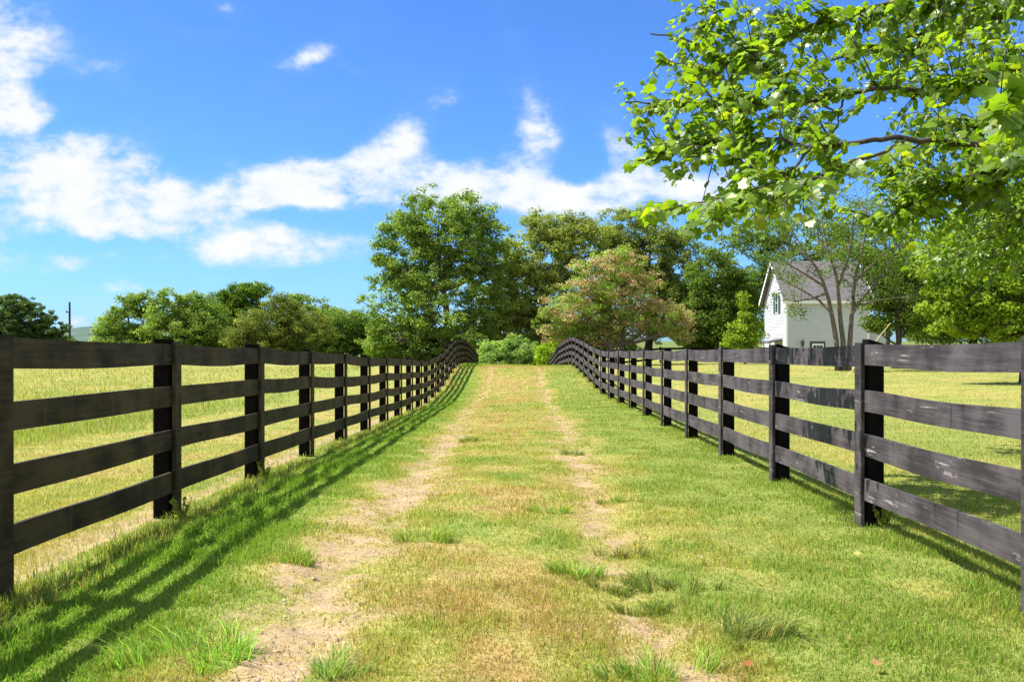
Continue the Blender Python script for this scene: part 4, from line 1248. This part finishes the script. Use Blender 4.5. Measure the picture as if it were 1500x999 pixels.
    dz = CAMZ - .04
    f = MB(); f.box((dx - .52, Y0 - .075, g), (dx + .52, Y0 - .02, dz)); fr = f.build('door', M_DARKF, root)
    p = MB(); p.box((dx - .40, Y0 - .09, g + .05), (dx + .40, Y0 - .072, dz - .14)); lf = p.build('door_leaf', M_TRIM, fr)
    for i in range(3):
        p.v and None
    p = MB()
    for i in range(3): p.box((dx - .33 + i * .23, Y0 - .10, dz - .62), (dx - .13 + i * .23, Y0 - .088, dz - .26))
    p.build('pane', M_GLASS, fr)
    # wall lantern
    lx = (1176 - CX) * Y0 / F
    l = MB(); l.tube([(lx, Y0 - .14, CAMZ - .42), (lx, Y0 - .14, CAMZ - .12), (lx, Y0 - .14, CAMZ - .02), (lx, Y0 - .14, CAMZ + .12)], [.06, .10, .12, .01], 6)
    l.box((lx - .02, Y0 - .14, CAMZ - .30), (lx + .02, Y0 - .015, CAMZ - .26)); l.build('wall_lantern', M_DARKF, root)
    # small lean-to porch on the gable side
    pm = MB(); yy0, yy1 = Y0 + .9, Y0 + 3.0
    pm.add([(X0 - 1.0, yy0, CAMZ - .05), (X0 - .02, yy0, CAMZ + .16), (X0 - .02, yy1, CAMZ + .16), (X0 - 1.0, yy1, CAMZ - .05), (X0 - 1.0, yy0, CAMZ - .17), (X0 - .02, yy0, CAMZ + .04), (X0 - .02, yy1, CAMZ + .04), (X0 - 1.0, yy1, CAMZ - .17)],
           [(0, 1, 2, 3), (7, 6, 5, 4), (0, 4, 5, 1), (1, 5, 6, 2), (2, 6, 7, 3), (3, 7, 4, 0)])
    pm.build('porch_roof', M_ROOF, root)
    for q in (yy0 + .1, yy1 - .2):
        c = MB(); c.box((X0 - .92, q, g - .1), (X0 - .82, q + .1, CAMZ - .145)); c.build('porch_post', M_TRIM, root)
    # single storey rear wing
    w = MB(); z = g - .1
    while z < CAMZ + .95:
        w.add([(X1 + .02, Y0 + 1.2 - .018, z), (X1 + 1.7, Y0 + 1.2 - .018, z), (X1 + 1.7, Y0 + 1.2, z + step), (X1 + .02, Y0 + 1.2, z + step)], [(0, 1, 2, 3)])
        w.add([(X1 + 1.718, Y0 + 1.2, z), (X1 + 1.718, Y1, z), (X1 + 1.7, Y1, z + step), (X1 + 1.7, Y0 + 1.2, z + step)], [(0, 1, 2, 3)])
        z += step
    w.build('wing_wall', M_SID, root)
    r = MB(); r.add([(X1 + .02, Y0 + .95, CAMZ + 1.0), (X1 + 1.95, Y0 + .95, CAMZ + 1.0), (X1 + 1.95, Y1, CAMZ + 2.3), (X1 + .02, Y1, CAMZ + 2.3), (X1 + .02, Y0 + .95, CAMZ + .9), (X1 + 1.95, Y0 + .95, CAMZ + .9), (X1 + 1.95, Y1, CAMZ + 2.2), (X1 + .02, Y1, CAMZ + 2.2)],
                    [(0, 1, 2, 3), (7, 6, 5, 4), (0, 4, 5, 1), (1, 5, 6, 2), (2, 6, 7, 3), (3, 7, 4, 0)])
    r.build('wing_roof', M_ROOF, root)


house()


# ------------------------------------------------------------------ small things
def utility_pole():
    d = 128.0; X = (103 - CX) * d / F; g = gz(X, d)
    root = empty('utility_pole', (X, d, g), 'thin dark utility pole between the pine and the first rounded tree', 'utility pole')
    b = MB(); top = CAMZ + (500 - 443) * d / F
    b.tube([(X, d, g - .3), (X, d, (g + top) / 2), (X, d, top)], [.17, .15, .12], 8); b.build('shaft', M_BARK_D, root)
    b = MB(); b.box((X - .45, d - .18, top - 1.45), (X + .05, d - .02, top - 1.32)); b.tube([(X - .38, d - .1, top - 1.32), (X - .38, d - .1, top - 1.12)], .05, 6); b.build('bracket', M_BARK_D, root)


utility_pole()


def guy_wire():
    d = 38.0
    a = at(1240, 549, d); a[2] = gz(a[0], d)
    e = at(1323, 452, d + .6)
    root = empty('guy_wire', tuple(a), 'pale yellow sleeved guy wire slanting up from the lawn before the house', 'guy wire')
    M = simple('yellow_sleeve', (.55, .48, .22), .5, .1, 4)
    b = MB(); b.tube(np.array([a + (e - a) * t for t in (0, .3, .78)]), [.015, .015, .014], 8); b.build('sleeve', M, root)
    b = MB(); top = a + (e - a) * 1.9
    b.tube(np.array([a + (e - a) * .78, a + (e - a) * 1.2, top]), [.006, .006, .006], 5); b.build('cable', M_POST, root)


guy_wire()


def hills():
    xs = np.linspace(-2600, 300, 240)
    y0 = 2400.0
    h = 18 + 22 * fbm(xs * .004 + 3, xs * 0, 11, 4) + 10 * np.exp(-((xs + 1080) / 170) ** 2)
    rows = []
    for k, (dy, s) in enumerate(((-300, 0), (-150, .55), (0, 1.0), (200, .9), (500, 0))):
        rows.append(np.stack([xs, y0 + dy + 0 * xs, -2 + h * s + (fbm(xs * .03, xs * 0 + k, 15) - .5) * 6 * s], -1))
    v = np.concatenate(rows); n = len(xs)
    i = np.arange(4)[:, None] * n + np.arange(n - 1)[None]
    f = np.stack([i, i + 1, i + n + 1, i + n], -1).reshape(-1, 4)
    o = build('hills', v, f, simple('far_forest', (.045, .085, .06), .95, .3, .02), smooth=True)  # forest green leaning blue: a little distance haze put into the colour
    tag(o, 'low wooded hills on the horizon beyond the left tree line', 'hills', kind='structure')


hills()


def fallen_leaf(px, py, s, col, label):
    d = yd(py); X = (px - CX) * d / F
    tv, tf = leaf_template()
    v = tv * s; v[:, 2] = v[:, 2] * -2.4 + .03 * s / .1
    a = rng.uniform(0, 6.28); c, sn = math.cos(a), math.sin(a)
    v = np.stack([v[:, 0] * c - v[:, 1] * sn, v[:, 0] * sn + v[:, 1] * c, v[:, 2] + v[:, 0] * .3], -1)
    o = build('fallen_leaf', v, tf, M_LEAF, col=np.tile(np.array(col), (len(v), 1)))
    o.location = (X, d, gz(X, d) + .03)
    tag(o, label, 'leaf', 'dry leaves lying on the lawn')


fallen_leaf(1285, 992, .045, (.40, .24, .12), 'curled tan dry leaf on the grass at the bottom edge right of centre')
fallen_leaf(1095, 990, .045, (.32, .14, .07), 'rusty dry leaf on the grass at the bottom edge nearest the right rut')
fallen_leaf(1065, 750, .045, (.38, .26, .13), 'pale dry leaf on the lawn farthest up towards the right fence')
fallen_leaf(1027, 826, .045, (.42, .34, .24), 'greyish dry leaf on the lawn right of the dark tuft cluster')
fallen_leaf(1210, 796, .045, (.42, .30, .14), 'small straw coloured leaf on the lawn near the second right batten')
fallen_leaf(1256, 822, .045, (.52, .42, .18), 'yellow dry leaf on the lawn between the two nearest right posts')


def pebbles():
    n = 5200
    y = (3.3 ** -0.6 + rng.random(n) * (22 ** -0.6 - 3.3 ** -0.6)) ** (-1 / 0.6)
    side = rng.random(n) < .62
    x = np.where(side, rut_l(y), rut_r(y)) + rng.normal(0, .26, n)
    dirt = cover(x, y)[0]
    k = rng.random(n) < dirt * 1.2
    x, y = x[k], y[k]; n = len(x)
    z = ground_z(x, y)
    r = rng.lognormal(-5.55, .45, n)
    o6 = np.array([[1, 0, 0], [0, 1, 0], [-1, 0, 0], [0, -1, 0], [0, 0, .7], [0, 0, -.7]], float)
    v = o6[None] * (r[:, None, None]) * rng.uniform(.6, 1.3, (n, 6, 1)) + np.stack([x, y, z + r * .25], -1)[:, None]
    f = np.array([[0, 1, 4], [1, 2, 4], [2, 3, 4], [3, 0, 4], [1, 0, 5], [2, 1, 5], [3, 2, 5], [0, 3, 5]])
    F_ = (np.arange(n)[:, None, None] * 6 + f[None]).reshape(-1, 3)
    c = np.array([.30, .25, .19]) * rng.lognormal(0, .35, (n, 1))
    o = build('gravel', v.reshape(-1, 3), F_, M_GROUND, col=np.repeat(np.clip(c, .03, .7), 6, 0))
    tag(o, 'loose grit and small stones lying in the worn wheel ruts', 'gravel', kind='stuff')


pebbles()


def weed(px, py, X, d, label, n=14, s=.16):
    g = gz(X, d)
    root = empty('weed_plant', (X, d, g), label, 'weed', 'weeds at the feet of the fence posts')
    st = MB(); P_ = []
    for i in range(n):
        a = rng.uniform(0, 6.28); L_ = s * rng.uniform(.6, 1.2)
        tip = np.array([X + math.cos(a) * L_ * .45, d + math.sin(a) * L_ * .45, g + L_])
        b0 = np.array([X, d, g - .01])
        st.tube(np.array([b0, (b0 + tip) / 2 + rng.normal(0, .01, 3), tip]), [.0025, .002, .0012], 4, False)
        for t in np.linspace(.35, 1, 6): P_.append(b0 + (tip - b0) * t + rng.normal(0, .008, 3))
    col = (.30, .27, .10)
    build('stems', np.concatenate(st.v), [np.concatenate(q) for q in st.f.values()], M_LEAF, root, col=np.tile(np.array(col), (st.n, 1)))
    P_ = np.array(P_); m = len(P_)
    v = leaf_quads(P_, unit(m), .035 * rng.uniform(.6, 1.3, m), m)
    build('leaves', v, np.arange(m)[:, None] * 4 + np.array([[0, 1, 2, 3]]), M_LEAF, root, col=np.repeat(vary(np.tile(np.array([.16, .22, .04]), (m, 1))), 4, 0))


weed(0, 0, -2.52, 7.18, 'leafy green weed in front of the second left fence post')
weed(0, 0, -2.54, 9.70, 'wiry pale weed at the foot of the third left fence post')
weed(0, 0, 2.75, 6.98, 'straw coloured weed behind the second right batten', 18, .15)
